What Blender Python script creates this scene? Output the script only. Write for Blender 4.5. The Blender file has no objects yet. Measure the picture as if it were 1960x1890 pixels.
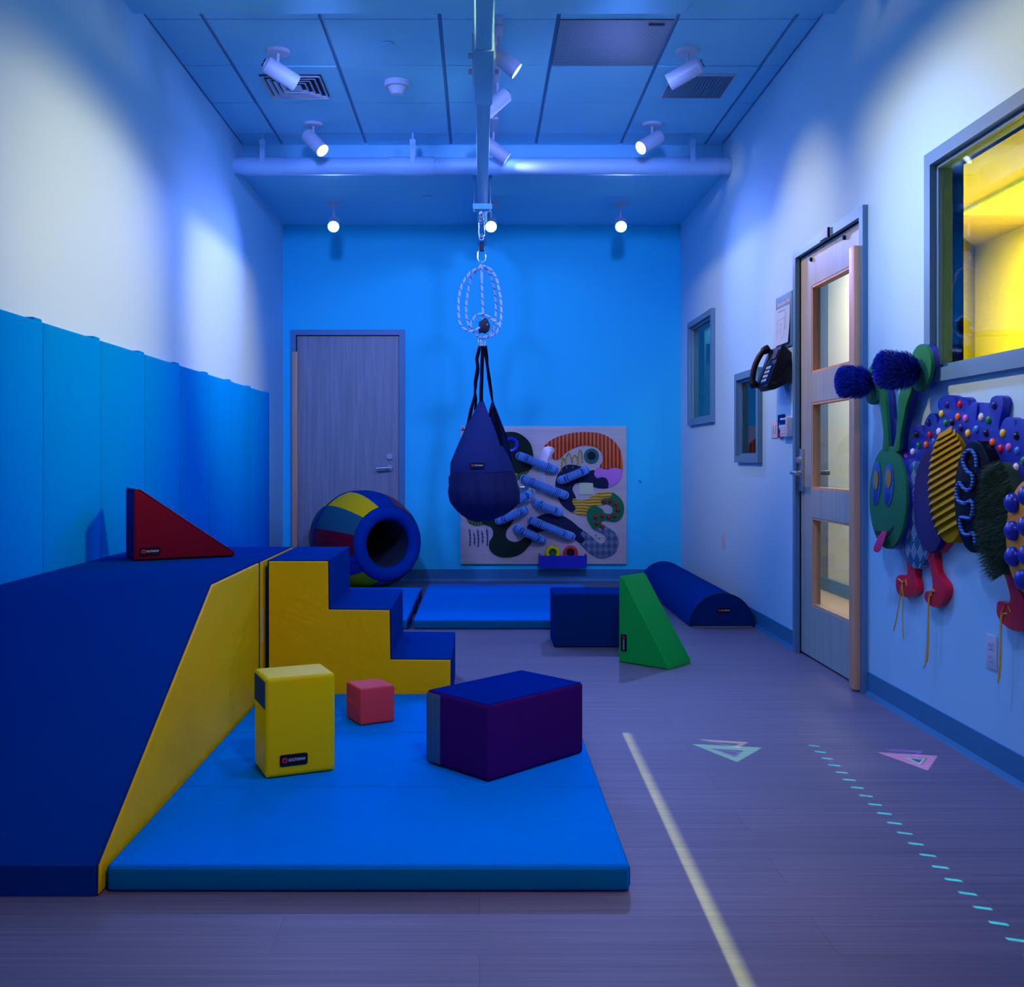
import bpy, bmesh, math, random
from mathutils import Vector, Matrix
random.seed(7)
PI = math.pi
S = bpy.context.scene
COL = S.collection

# ------------------------------------------------------------------ camera
F, CX, CY, EYE = 1930.0, 918.0, 880.0, 1.06     # focal length and principal point in pixels of 1960x1890, eye height
cam_d = bpy.data.cameras.new('camera')
cam = bpy.data.objects.new('camera', cam_d); COL.objects.link(cam)
cam.location = (0, 0, EYE); cam.rotation_euler = (PI/2, 0, 0)
cam_d.sensor_fit = 'HORIZONTAL'; cam_d.sensor_width = 36; cam_d.lens = F/1960*36
cam_d.shift_x = (980-CX)/1960; cam_d.shift_y = (CY-945)/1960
cam_d.clip_start = 0.05
S.camera = cam
# ------------------------------------------------------------------ world / view
w = bpy.data.worlds.new('world'); S.world = w; w.use_nodes = True
w.node_tree.nodes['Background'].inputs[0].default_value = (0.05, 0.16, 0.5, 1)
w.node_tree.nodes['Background'].inputs[1].default_value = 0.02
S.view_settings.view_transform = 'Standard'; S.view_settings.look = 'None'
S.view_settings.exposure = -0.10; S.view_settings.gamma = 1.0
S.view_settings.use_curve_mapping = False
# lamp colours and strengths (watts); each can's light is made in its own builder further down
BLUE = (0.22, 0.295, 1.0); PALE = (1.0, 0.53, 0.18); MID = (0.24, 0.40, 1.0); LILAC = (0.80, 0.56, 0.72)
# x, y, aim point, colour, watts, cone degrees, mount ('ceiling', 'track', 'soffit', 'front')
CANS = [
 (-1.12, 5.60, (1.755, 7.10, 1.75), PALE, 270, 54, 'ceiling', 'white can spotlight hanging in front of the louvred ceiling diffuser'),
 (1.155, 5.60, (-1.715, 6.75, 1.85), PALE, 520, 42, 'ceiling', 'white can spotlight hanging in front of the square mesh grille'),
 (-1.124, 6.82, (1.0, 5.4, 0.8), BLUE, 70, 100, 'ceiling', 'white can spotlight with glowing lens over left part of the duct'),
 (1.166, 6.82, (-1.3, 5.4, 1.4), BLUE, 70, 100, 'ceiling', 'white can spotlight with glowing lens over right part of the duct'),
 (0.105, 5.36, (1.755, 5.45, 2.0), PALE, 150, 56, 'track', 'track spotlight beside the rail, nearest of the three on the track'),
 (0.105, 6.02, (-1.715, 5.7, 1.5), BLUE, 25, 60, 'track', 'track spotlight turned left, tucked behind the ceiling rail'),
 (0.095, 6.92, (1.1, 7.05, 2.5), LILAC, 16, 90, 'track', 'track spotlight beside the rail, lens just above the white duct'),
 (-1.165, 8.06, (-0.6, 3.0, 0.4), BLUE, 200, 96, 'soffit', 'glowing spotlight under the rear soffit above the flush wooden door'),
 (0.09, 8.06, (0.1, 3.0, 0.4), BLUE, 12, 80, 'soffit', 'glowing spotlight under the rear soffit half hidden by the rail'),
 (1.127, 8.06, (0.6, 3.0, 0.4), BLUE, 200, 96, 'soffit', 'glowing spotlight under the rear soffit at right above the sensory board'),
 (1.155, 4.38, (-1.715, 4.40, 1.85), PALE, 540, 54, 'front', 'white can spotlight under the front soffit at right'),
 (-1.12, 4.38, (1.755, 3.60, 2.35), PALE, 600, 54, 'front', 'white can spotlight under the front soffit at left'),
 (0.75, 4.30, (0.4, 8.8, 1.7), BLUE, 300, 74, 'front', 'added unseen blue can spotlight under the front soffit washing the rear wall'),  # added out of view to wash the rear wall blue
 (-0.75, 4.30, (-0.9, 8.8, 1.6), BLUE, 280, 74, 'front', 'added unseen blue can spotlight under the front soffit washing the flush door side'),  # second added washer, for the door side of the rear wall
 (0.55, 2.9, (-0.35, 3.7, 0.0), MID, 75, 100, 'front', 'added unseen fill spotlight above the folded floor mat'),  # added fill from above for the mat and foam blocks
 (0.60, 0.8, (0.1, 3.4, 0.3), LILAC, 150, 80, 'front', 'added unseen fill spotlight above the open floor'),  # added fill from the camera end for surfaces facing the view
 (0.75, 3.85, (1.755, 4.0, 0.9), MID, 120, 90, 'front', 'added unseen fill spotlight under the front soffit above the caterpillar panel'),  # added above the frame to brighten the caterpillar and the wall around it
]

# ------------------------------------------------------------------ helpers
def px(x, y, Y):                     # point at depth Y seen at pixel x, y
    return Vector(((x-CX)/F*Y, Y, EYE-(y-CY)/F*Y))
XR, XL, YB = 1.755, -1.715, 8.80     # right wall, left wall, rear wall
def RW(x, y, off=0.0):               # point on the right wall
    X = XR-off; k = X/(x-CX)
    return Vector((X, F*k, EYE-(y-CY)*k))
def BW(x, y, off=0.0): return px(x, y, YB-off)
def cz(u, v): return (1580+u/3.15, 640+v/3.15)
def pz(u, v): return (860+u/5.444, 800+v/5.444)

class Fr:
    def __init__(s, o, ex, ey, en): s.o, s.ex, s.ey, s.en = Vector(o), Vector(ex), Vector(ey), Vector(en)
    def p(s, a, b, c=0): return s.o+s.ex*a+s.ey*b+s.en*c
XY = Fr((0,0,0),(1,0,0),(0,1,0),(0,0,1))
def spline(pts, n=6, closed=True):
    P = [Vector(p) for p in pts]; N = len(P); out = []
    for i in range(N if closed else N-1):
        g = (lambda k: P[k % N]) if closed else (lambda k: P[max(0, min(N-1, k))])
        a, b, c, d = g(i-1), g(i), g(i+1), g(i+2)
        for j in range(n):
            t = j/n
            out.append(0.5*((2*b)+(c-a)*t+(2*a-5*b+4*c-d)*t*t+(3*b-a-3*c+d)*t**3))
    if not closed: out.append(P[-1])
    return out
def ell(cx, cy, rx, ry, n=40, rot=0.0):
    return [(cx+rx*math.cos(t)*math.cos(rot)-ry*math.sin(t)*math.sin(rot), cy+rx*math.cos(t)*math.sin(rot)+ry*math.sin(t)*math.cos(rot)) for t in (2*PI*i/n for i in range(n))]
def rrect(x0, y0, x1, y1, r, n=4):
    o = []
    for cx, cy, a in ((x1-r,y1-r,0),(x0+r,y1-r,90),(x0+r,y0+r,180),(x1-r,y0+r,270)):
        for i in range(n+1):
            t = math.radians(a+90*i/n); o.append((cx+r*math.cos(t), cy+r*math.sin(t)))
    return o

class MB:
    def __init__(s): s.bm = bmesh.new(); s.uv = s.bm.loops.layers.uv.new('UVMap')
    def face(s, vs):
        try: return s.bm.faces.new(vs)
        except ValueError: return None
    def poly(s, pts3):
        return s.face([s.bm.verts.new(p) for p in pts3])
    def prism3(s, front, back, bevel=0, seg=2, back_bevel=False):
        a = [s.bm.verts.new(p) for p in front]; b = [s.bm.verts.new(p) for p in back]; n = len(a)
        fs = [s.face(a), s.face(list(reversed(b)))]
        for i in range(n): fs.append(s.face([a[i], b[i], b[(i+1) % n], a[(i+1) % n]]))
        fs = [f for f in fs if f]
        bmesh.ops.recalc_face_normals(s.bm, faces=fs)
        if bevel:
            es = set()
            for f in (fs[:2] if back_bevel else fs[:1]): es.update(f.edges)
            bmesh.ops.bevel(s.bm, geom=list(es), offset=bevel, segments=seg, affect='EDGES', profile=0.6, clamp_overlap=True)
        return s
    def prism(s, pts, fr, c0, c1, bevel=0, seg=2, back_bevel=False):   # front at c1
        return s.prism3([fr.p(x, y, c1) for x, y in pts], [fr.p(x, y, c0) for x, y in pts], bevel, seg, back_bevel)
    def box(s, lo, hi, bevel=0, seg=2, fr=XY):
        x0,y0,z0 = lo; x1,y1,z1 = hi
        vs = [s.bm.verts.new(fr.p(x,y,z)) for x,y,z in ((x0,y0,z0),(x1,y0,z0),(x1,y1,z0),(x0,y1,z0),(x0,y0,z1),(x1,y0,z1),(x1,y1,z1),(x0,y1,z1))]
        fs = [s.face([vs[i] for i in q]) for q in ((3,2,1,0),(4,5,6,7),(0,1,5,4),(1,2,6,5),(2,3,7,6),(3,0,4,7))]
        bmesh.ops.recalc_face_normals(s.bm, faces=fs)
        if bevel:
            es = set()
            for f in fs: es.update(f.edges)
            bmesh.ops.bevel(s.bm, geom=list(es), offset=bevel, segments=seg, affect='EDGES', profile=0.6, clamp_overlap=True)
        return s
    def tube(s, pts, r, n=8, cap=True, closed=False):
        P = [Vector(p) for p in pts]; N = len(P); rings = []; L = 0; Ls = []
        T0 = (P[1]-P[0]).normalized(); U = T0.orthogonal().normalized()
        for i, p in enumerate(P):
            if closed: T = (P[(i+1) % N]-P[i-1]).normalized()
            else: T = (P[min(i+1, N-1)]-P[max(i-1, 0)]).normalized()
            U = (U-T*U.dot(T)); U = U.normalized() if U.length > 1e-6 else T.orthogonal().normalized()
            V = T.cross(U); rr = r[i] if isinstance(r, (list, tuple)) else r
            rings.append([s.bm.verts.new(p+(U*math.cos(2*PI*k/n)+V*math.sin(2*PI*k/n))*rr) for k in range(n)])
            if i: L += (P[i]-P[i-1]).length
            Ls.append(L)
        for i in range(N if closed else N-1):
            j = (i+1) % N
            for k in range(n):
                f = s.face([rings[i][k], rings[i][(k+1) % n], rings[j][(k+1) % n], rings[j][k]])
                if f:
                    for l, (uu, vv) in zip(f.loops, ((k/n, Ls[i]), ((k+1)/n, Ls[i]), ((k+1)/n, Ls[j]), (k/n, Ls[j]))): l[s.uv].uv = (uu, vv)
        if cap and not closed: s.face(list(reversed(rings[0]))); s.face(rings[-1])
        return s
    def cyl(s, a, b, r, n=20, r2=None):
        return s.tube([a, b], [r, r if r2 is None else r2], n)
    def sphere(s, c, r, n=12, m=8, sc=(1,1,1), fr=None):
        c = Vector(c); R = []
        for i in range(m+1):
            th = PI*i/m; row = []
            for k in range(n):
                q = (r*sc[0]*math.sin(th)*math.cos(2*PI*k/n), r*sc[1]*math.sin(th)*math.sin(2*PI*k/n), r*sc[2]*math.cos(th))
                row.append(s.bm.verts.new(c+(Vector(q) if fr is None else fr.ex*q[0]+fr.ey*q[1]+fr.en*q[2])))
            R.append(row)
        for i in range(m):
            for k in range(n): s.face([R[i][k], R[i+1][k], R[i+1][(k+1) % n], R[i][(k+1) % n]])
        bmesh.ops.remove_doubles(s.bm, verts=[v for row in (R[0], R[-1]) for v in row], dist=1e-6)
        return s
    def grid(s, fn, nu, nv, close_u=False):
        R = [[s.bm.verts.new(fn(i/nu, j/nv)) for i in range(nu if close_u else nu+1)] for j in range(nv+1)]
        w_ = len(R[0])
        for j in range(nv):
            for i in range(nu):
                s.face([R[j][i], R[j][(i+1) % w_], R[j+1][(i+1) % w_], R[j+1][i]])
        return s
    def build(s, name, mat, parent=None, smooth=40, center=False):
        me = bpy.data.meshes.new(name)
        s.bm.to_mesh(me); s.bm.free()
        if smooth:
            for p in me.polygons: p.use_smooth = True
            try: me.set_sharp_from_angle(angle=math.radians(smooth))
            except Exception: pass
        o = bpy.data.objects.new(name, me); COL.objects.link(o)
        if mat: me.materials.append(mat)
        if parent: par(o, parent)
        return o
def par(o, p):
    o.parent = p
    if p.type == 'EMPTY': o.matrix_parent_inverse = Matrix.Translation(-Vector(p.location))
    return o
def tag(o, label, cat, group=None):
    o['label'] = label; o['category'] = cat
    if group: o['group'] = group
    return o
def thing(name, label, cat, loc=(0,0,0), group=None):
    e = bpy.data.objects.new(name, None); COL.objects.link(e); e.location = loc; e.empty_display_size = 0.05
    return tag(e, label, cat, group)
def struct(o, label=None):
    o['kind'] = 'structure'
    if label: o['label'] = label
    return o

# ------------------------------------------------------------------ materials
def nmat(name):
    m = bpy.data.materials.new(name); m.use_nodes = True
    nt = m.node_tree; b = nt.nodes['Principled BSDF']
    return m, nt, b
def node(nt, t, **kw):
    n = nt.nodes.new(t)
    for k, v in kw.items(): setattr(n, k, v)
    return n
def mat(name, col, rough=0.5, metal=0.0, bump=0.0, bscale=60, var=0.0, wrinkle=0.0, spec=0.5, vscale=6):
    m, nt, b = nmat(name)
    b.inputs['Base Color'].default_value = (*col, 1); b.inputs['Roughness'].default_value = rough
    b.inputs['Metallic'].default_value = metal; b.inputs['Specular IOR Level'].default_value = spec
    tc = node(nt, 'ShaderNodeTexCoord')
    prev = None
    if wrinkle:
        n0 = node(nt, 'ShaderNodeTexNoise'); n0.inputs['Scale'].default_value = 5; n0.inputs['Detail'].default_value = 3; n0.inputs['Distortion'].default_value = 1.2
        nt.links.new(tc.outputs['Object'], n0.inputs['Vector'])
        bp0 = node(nt, 'ShaderNodeBump'); bp0.inputs['Strength'].default_value = wrinkle; bp0.inputs['Distance'].default_value = 0.02
        nt.links.new(n0.outputs['Fac'], bp0.inputs['Height']); prev = bp0
    if bump:
        n1 = node(nt, 'ShaderNodeTexNoise'); n1.inputs['Scale'].default_value = bscale; n1.inputs['Detail'].default_value = 4
        nt.links.new(tc.outputs['Object'], n1.inputs['Vector'])
        bp = node(nt, 'ShaderNodeBump'); bp.inputs['Strength'].default_value = bump; bp.inputs['Distance'].default_value = 0.004
        nt.links.new(n1.outputs['Fac'], bp.inputs['Height'])
        if prev: nt.links.new(prev.outputs['Normal'], bp.inputs['Normal'])
        prev = bp
    if prev: nt.links.new(prev.outputs['Normal'], b.inputs['Normal'])
    if var:
        n2 = node(nt, 'ShaderNodeTexNoise'); n2.inputs['Scale'].default_value = vscale; n2.inputs['Detail'].default_value = 5
        nt.links.new(tc.outputs['Object'], n2.inputs['Vector'])
        mx = node(nt, 'ShaderNodeMix', data_type='RGBA'); mx.inputs[6].default_value = (*[c*(1-var) for c in col], 1); mx.inputs[7].default_value = (*[min(1, c*(1+var)) for c in col], 1)
        nt.links.new(n2.outputs['Fac'], mx.inputs[0]); nt.links.new(mx.outputs[2], b.inputs['Base Color'])
    return m
def vinyl(name, col, rough=0.42, wrinkle=0.12): return mat(name, col, rough+0.08, bump=0.05, bscale=350, wrinkle=wrinkle, spec=0.0 if col[2] > 2*col[0] and col[2] > col[1] else 0.12)
def emit(name, col, strength):
    m, nt, b = nmat(name)
    b.inputs['Base Color'].default_value = (*col, 1); b.inputs['Emission Color'].default_value = (*col, 1); b.inputs['Emission Strength'].default_value = strength
    return m
def wood(name, c1, c2, axis='Z', rough=0.45):
    m, nt, b = nmat(name)
    tc = node(nt, 'ShaderNodeTexCoord'); mp = node(nt, 'ShaderNodeMapping')
    sc = {'Z': (22, 22, 0.9), 'Y': (22, 0.9, 22), 'X': (0.9, 22, 22)}[axis]; mp.inputs['Scale'].default_value = sc
    n = node(nt, 'ShaderNodeTexNoise'); n.inputs['Scale'].default_value = 1.6; n.inputs['Detail'].default_value = 8; n.inputs['Distortion'].default_value = 0.6; n.inputs['Roughness'].default_value = 0.6
    cr = node(nt, 'ShaderNodeValToRGB'); cr.color_ramp.elements[0].position = 0.38; cr.color_ramp.elements[1].position = 0.66
    cr.color_ramp.elements[0].color = (*c2, 1); cr.color_ramp.elements[1].color = (*c1, 1)
    nt.links.new(tc.outputs['Object'], mp.inputs['Vector']); nt.links.new(mp.outputs[0], n.inputs['Vector']); nt.links.new(n.outputs['Fac'], cr.inputs[0]); nt.links.new(cr.outputs[0], b.inputs['Base Color'])
    b.inputs['Roughness'].default_value = rough
    return m
def glass(name, tint, refl=1.0):
    m, nt, b = nmat(name)
    nt.nodes.remove(b); out = nt.nodes['Material Output']
    tr = node(nt, 'ShaderNodeBsdfTransparent'); tr.inputs[0].default_value = (*tint, 1)
    gl = node(nt, 'ShaderNodeBsdfGlossy'); gl.inputs['Roughness'].default_value = 0.0
    fr = node(nt, 'ShaderNodeFresnel'); ge = node(nt, 'ShaderNodeNewGeometry')
    ior = node(nt, 'ShaderNodeMapRange'); ior.inputs[3].default_value = 1.5; ior.inputs[4].default_value = 1/1.5   # both faces of the pane reflect as air to glass
    nt.links.new(ge.outputs['Backfacing'], ior.inputs[0]); nt.links.new(ior.outputs[0], fr.inputs[0])
    mul = node(nt, 'ShaderNodeMath', operation='MULTIPLY'); mul.inputs[1].default_value = refl
    mx = node(nt, 'ShaderNodeMixShader')
    nt.links.new(fr.outputs[0], mul.inputs[0]); nt.links.new(mul.outputs[0], mx.inputs[0]); nt.links.new(tr.outputs[0], mx.inputs[1]); nt.links.new(gl.outputs[0], mx.inputs[2]); nt.links.new(mx.outputs[0], out.inputs[0])
    return m
def floor_mat():
    m, nt, b = nmat('vinyl_plank_floor')
    tc = node(nt, 'ShaderNodeTexCoord')
    mp = node(nt, 'ShaderNodeMapping'); mp.inputs['Scale'].default_value = (1.1, 75, 1)
    n = node(nt, 'ShaderNodeTexNoise'); n.inputs['Scale'].default_value = 1.0; n.inputs['Detail'].default_value = 6; n.inputs['Roughness'].default_value = 0.65
    cr = node(nt, 'ShaderNodeValToRGB'); cr.color_ramp.elements[0].position = 0.30; cr.color_ramp.elements[1].position = 0.72
    cr.color_ramp.elements[0].color = (0.13, 0.118, 0.175, 1); cr.color_ramp.elements[1].color = (0.225, 0.20, 0.285, 1)
    br = node(nt, 'ShaderNodeTexBrick'); br.offset = 0.37; br.inputs['Scale'].default_value = 1.0
    br.inputs['Brick Width'].default_value = 1.22; br.inputs['Row Height'].default_value = 0.18; br.inputs['Mortar Size'].default_value = 0.0012
    br.inputs['Color1'].default_value = (0.92, 0.92, 0.92, 1); br.inputs['Color2'].default_value = (1.05, 1.03, 1.0, 1); br.inputs['Mortar'].default_value = (0.72, 0.7, 0.7, 1)
    mx = node(nt, 'ShaderNodeMix', data_type='RGBA', blend_type='MULTIPLY'); mx.inputs[0].default_value = 1
    nt.links.new(tc.outputs['Object'], mp.inputs['Vector']); nt.links.new(mp.outputs[0], n.inputs['Vector']); nt.links.new(n.outputs['Fac'], cr.inputs[0])
    nt.links.new(tc.outputs['Object'], br.inputs['Vector']); nt.links.new(cr.outputs[0], mx.inputs[6]); nt.links.new(br.outputs['Color'], mx.inputs[7]); nt.links.new(mx.outputs[2], b.inputs['Base Color'])
    bp = node(nt, 'ShaderNodeBump'); bp.inputs['Strength'].default_value = 0.12; bp.inputs['Distance'].default_value = 0.002
    nt.links.new(n.outputs['Fac'], bp.inputs['Height']); nt.links.new(bp.outputs[0], b.inputs['Normal'])
    b.inputs['Roughness'].default_value = 0.5; b.inputs['Specular IOR Level'].default_value = 0.35
    return m
def stripe_mat(name, c1, c2, axis, freq, angle=0, bump=0.6, rough=0.5, dist=0.0, prof='SIN'):
    m, nt, b = nmat(name)
    tc = node(nt, 'ShaderNodeTexCoord'); mp = node(nt, 'ShaderNodeMapping')
    mp.inputs['Rotation'].default_value = (angle if axis == 'Z' or axis == 'Y' else 0, angle if axis == 'X' else 0, 0)
    wv = node(nt, 'ShaderNodeTexWave', wave_type='BANDS', bands_direction=axis, wave_profile=prof); wv.inputs['Scale'].default_value = freq; wv.inputs['Distortion'].default_value = dist; wv.inputs['Detail'].default_value = 0
    cr = node(nt, 'ShaderNodeValToRGB'); cr.color_ramp.elements[0].position = 0.45; cr.color_ramp.elements[1].position = 0.85
    cr.color_ramp.elements[0].color = (*c1, 1); cr.color_ramp.elements[1].color = (*c2, 1)
    nt.links.new(tc.outputs['Object'], mp.inputs['Vector']); nt.links.new(mp.outputs[0], wv.inputs['Vector']); nt.links.new(wv.outputs['Fac'], cr.inputs[0]); nt.links.new(cr.outputs[0], b.inputs['Base Color'])
    bp = node(nt, 'ShaderNodeBump'); bp.inputs['Strength'].default_value = bump; bp.inputs['Distance'].default_value = 0.006
    nt.links.new(wv.outputs['Fac'], bp.inputs['Height']); nt.links.new(bp.outputs[0], b.inputs['Normal']); b.inputs['Roughness'].default_value = rough
    return m
def hatch_mat(name, base, line, ax, scale):
    # diamonds filled with fine line hatching
    m, nt, b = nmat(name)
    tc = node(nt, 'ShaderNodeTexCoord'); sp = node(nt, 'ShaderNodeSeparateXYZ'); nt.links.new(tc.outputs['Object'], sp.inputs[0])
    A = sp.outputs[ax]; Z = sp.outputs[2]
    def M(op, a, b_=None, c=None):
        n = node(nt, 'ShaderNodeMath', operation=op)
        for i, v in enumerate((a, b_, c)):
            if v is None: continue
            if isinstance(v, (int, float)): n.inputs[i].default_value = v
            else: nt.links.new(v, n.inputs[i])
        return n.outputs[0]
    p = M('ADD', M('MULTIPLY', A, scale), M('MULTIPLY', Z, scale*0.8)); q = M('SUBTRACT', M('MULTIPLY', A, scale), M('MULTIPLY', Z, scale*0.8))
    chk = M('ABSOLUTE', M('SUBTRACT', M('MODULO', M('FLOOR', M('ADD', p, 100)), 2), M('MODULO', M('FLOOR', M('ADD', q, 100)), 2)))
    ln = M('LESS_THAN', M('FRACT', M('MULTIPLY', M('ADD', p, 100), 4)), 0.38)
    f = M('MULTIPLY', chk, ln)
    mx = node(nt, 'ShaderNodeMix', data_type='RGBA'); mx.inputs[6].default_value = (*base, 1); mx.inputs[7].default_value = (*line, 1)
    nt.links.new(f, mx.inputs[0]); nt.links.new(mx.outputs[2], b.inputs['Base Color']); b.inputs['Roughness'].default_value = 0.4
    return m
def rope_mat(name, c1, c2):
    m, nt, b = nmat(name)
    uv = node(nt, 'ShaderNodeUVMap'); sp = node(nt, 'ShaderNodeSeparateXYZ'); nt.links.new(uv.outputs[0], sp.inputs[0])
    mu = node(nt, 'ShaderNodeMath', operation='MULTIPLY'); mu.inputs[1].default_value = 19.0; nt.links.new(sp.outputs[1], mu.inputs[0])
    ad = node(nt, 'ShaderNodeMath', operation='ADD'); nt.links.new(mu.outputs[0], ad.inputs[0]); nt.links.new(sp.outputs[0], ad.inputs[1])
    fr = node(nt, 'ShaderNodeMath', operation='FRACT'); nt.links.new(ad.outputs[0], fr.inputs[0])
    lt = node(nt, 'ShaderNodeMath', operation='LESS_THAN'); lt.inputs[1].default_value = 0.16; nt.links.new(fr.outputs[0], lt.inputs[0])
    mx = node(nt, 'ShaderNodeMix', data_type='RGBA'); mx.inputs[6].default_value = (*c1, 1); mx.inputs[7].default_value = (*c2, 1)
    nt.links.new(lt.outputs[0], mx.inputs[0]); nt.links.new(mx.outputs[2], b.inputs['Base Color']); b.inputs['Roughness'].default_value = 0.8
    return m

M = {}
M['wall'] = mat('part_blue_lit_wall_paint', (0.34, 0.70, 0.92), 0.7, bump=0.03, bscale=200)  # neutral wall with part of the lamps' blue put into its colour
M['wallb'] = mat('blue_lit_wall_paint', (0.012, 0.68, 0.92), 0.7, bump=0.03, bscale=200)  # rear wall: the blue of the lamp light is put into the paint colour
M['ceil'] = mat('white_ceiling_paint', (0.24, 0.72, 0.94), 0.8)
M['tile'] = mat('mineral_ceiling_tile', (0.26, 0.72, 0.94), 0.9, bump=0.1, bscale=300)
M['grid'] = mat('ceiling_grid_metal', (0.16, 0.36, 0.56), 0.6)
M['base'] = mat('blue_rubber_baseboard', (0.02, 0.20, 0.40), 0.5)
M['frame'] = mat('grey_blue_frame_paint', (0.09, 0.24, 0.40), 0.45)
M['floor'] = floor_mat()
M['maple'] = wood('pale_maple_veneer', (0.42, 0.50, 0.48), (0.34, 0.42, 0.40))
M['maple_solid'] = wood('maple_edge', (0.85, 0.48, 0.26), (0.70, 0.40, 0.21))
M['mapledark'] = wood('maple_flush_door', (0.33, 0.36, 0.40), (0.25, 0.27, 0.31))
M['board'] = wood('whitewashed_plywood', (0.74, 0.56, 0.50), (0.64, 0.48, 0.43), axis='X')
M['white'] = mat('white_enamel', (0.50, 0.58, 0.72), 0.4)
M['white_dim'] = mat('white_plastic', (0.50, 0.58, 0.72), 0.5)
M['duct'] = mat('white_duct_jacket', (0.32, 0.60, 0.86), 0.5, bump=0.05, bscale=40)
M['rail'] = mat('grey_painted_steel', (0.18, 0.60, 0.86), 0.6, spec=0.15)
M['chrome'] = mat('polished_steel', (0.75, 0.78, 0.82), 0.18, metal=1.0)
M['satin'] = mat('satin_steel', (0.55, 0.58, 0.62), 0.35, metal=1.0)
M['black'] = mat('black_plastic', (0.005, 0.007, 0.018), 0.45, spec=0.25)
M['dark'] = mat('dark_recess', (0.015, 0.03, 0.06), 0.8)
M['perf'] = mat('perforated_metal', (0.24, 0.42, 0.60), 0.5)
M['wallmat'] = vinyl('blue_wall_pad_vinyl', (0.0, 0.26, 0.80), 0.5, 0.05)
M['navyv'] = vinyl('royal_blue_vinyl', (0.0, 0.045, 0.28))
M['navyd'] = vinyl('navy_vinyl', (0.0, 0.035, 0.20))
M['matblue'] = vinyl('bright_blue_mat_vinyl', (0.0, 0.25, 0.84), 0.4, 0.15)
M['matside'] = vinyl('teal_blue_mat_edge', (0.0, 0.22, 0.42), 0.45, 0.08)
M['yellow'] = vinyl('yellow_vinyl', (1.0, 0.62, 0.0), 0.45, 0.4)
M['lemon'] = vinyl('lemon_vinyl', (1.0, 0.78, 0.0), 0.45, 0.08)
M['redv'] = vinyl('dark_red_vinyl', (0.20, 0.004, 0.02), 0.35)
M['coral'] = vinyl('coral_red_vinyl', (0.85, 0.08, 0.09), 0.5, 0.25)
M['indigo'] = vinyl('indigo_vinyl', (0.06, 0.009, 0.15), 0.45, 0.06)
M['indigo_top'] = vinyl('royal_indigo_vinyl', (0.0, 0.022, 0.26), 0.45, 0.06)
M['tealv'] = vinyl('dark_teal_vinyl', (0.02, 0.13, 0.17))
M['slate'] = stripe_mat('ribbed_slate_elastic', (0.03, 0.12, 0.22), (0.06, 0.20, 0.34), 'X', 60, bump=0.3)
M['patchblue'] = vinyl('steel_blue_patch', (0.05, 0.11, 0.22))
M['green'] = vinyl('green_vinyl', (0.005, 0.52, 0.07), 0.4, 0.1)
M['piping'] = mat('black_piping', (0.006, 0.008, 0.02), 0.5)
M['rope'] = rope_mat('flecked_rope', (0.50, 0.70, 0.95), (0.02, 0.04, 0.15))
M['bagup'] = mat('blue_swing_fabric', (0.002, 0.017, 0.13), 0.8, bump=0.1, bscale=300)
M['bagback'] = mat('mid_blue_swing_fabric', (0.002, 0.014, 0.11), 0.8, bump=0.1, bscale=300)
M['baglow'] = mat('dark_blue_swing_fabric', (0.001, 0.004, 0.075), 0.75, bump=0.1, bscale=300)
M['web'] = mat('black_webbing', (0.002, 0.003, 0.010), 0.9, spec=0.1)
M['redlogo'] = mat('red_emblem', (0.7, 0.02, 0.03), 0.5)
M['whitetext'] = mat('white_print', (0.75, 0.78, 0.82), 0.6)
M['lens'] = emit('lit_lens_white', (0.75, 0.95, 1.0), 6)
M['lensblue'] = emit('lit_lens_blue', (0.25, 0.75, 1.0), 9)
M['glass'] = glass('clear_glass', (0.92, 0.95, 0.95), 0.5)
M['glasst'] = glass('tinted_glass', (0.30, 0.55, 0.60), 1.0)
M['glassy'] = glass('window_glass', (0.9, 0.92, 0.88), 1.0)
M['acrylic'] = glass('clear_acrylic', (0.88, 0.9, 0.95), 0.8)

# ------------------------------------------------------------------ the room shell
def cells(us, vs, holes):
    for i in range(len(us)-1):
        for j in range(len(vs)-1):
            u, v = (us[i]+us[i+1])/2, (vs[j]+vs[j+1])/2
            if not any(a < u < b and c < v < d for a, b, c, d in holes): yield us[i], us[i+1], vs[j], vs[j+1]
def wall_with_holes(name, fixed, thick, u0, u1, v0, v1, holes, axis, m):
    us = sorted({u0, u1, *[h[0] for h in holes], *[h[1] for h in holes]}); vs = sorted({v0, v1, *[h[2] for h in holes], *[h[3] for h in holes]})
    b = MB()
    for a, c, d, e in cells(us, vs, holes):
        if axis == 'X': b.box((fixed, a, d), (fixed+thick, c, e))
        else: b.box((a, fixed, d), (c, fixed+thick, e))
    return struct(b.build(name, m, smooth=0))
CEIL, SOF, FRONT = 3.33, 3.11, 3.267
DR = (4.60, 5.527, 0.0, 2.165)                 # right-hand door opening  y0 y1 z0 z1
W1 = (2.66, 3.865, 1.405, 2.19)                # yellow-room window
W2 = (6.30, 6.79, 1.085, 1.59)                 # low small window
W3 = (7.55, 8.33, 1.385, 2.145)                # far small window
DB = (-1.60, -0.70, 0.0, 2.145)                # rear door opening x0 x1
YF = -1.2
struct(MB().box((-1.9, YF, -0.1), (1.855, 8.95, 0)).build('floor', M['floor'], smooth=0), 'grey brown plank look vinyl floor')
wall_with_holes('wall_right', XR, 0.10, YF, 8.95, 0, 3.6, [DR, W1, W2, W3], 'X', M['wall'])
wall_with_holes('wall_back', YB, 0.12, -1.9, XR, 0, 3.6, [DB], 'Y', M['wallb'])
struct(MB().box((XL-0.12, YF, 0), (XL, YB, 3.6)).build('wall_left', M['wall'], smooth=0))
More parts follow.
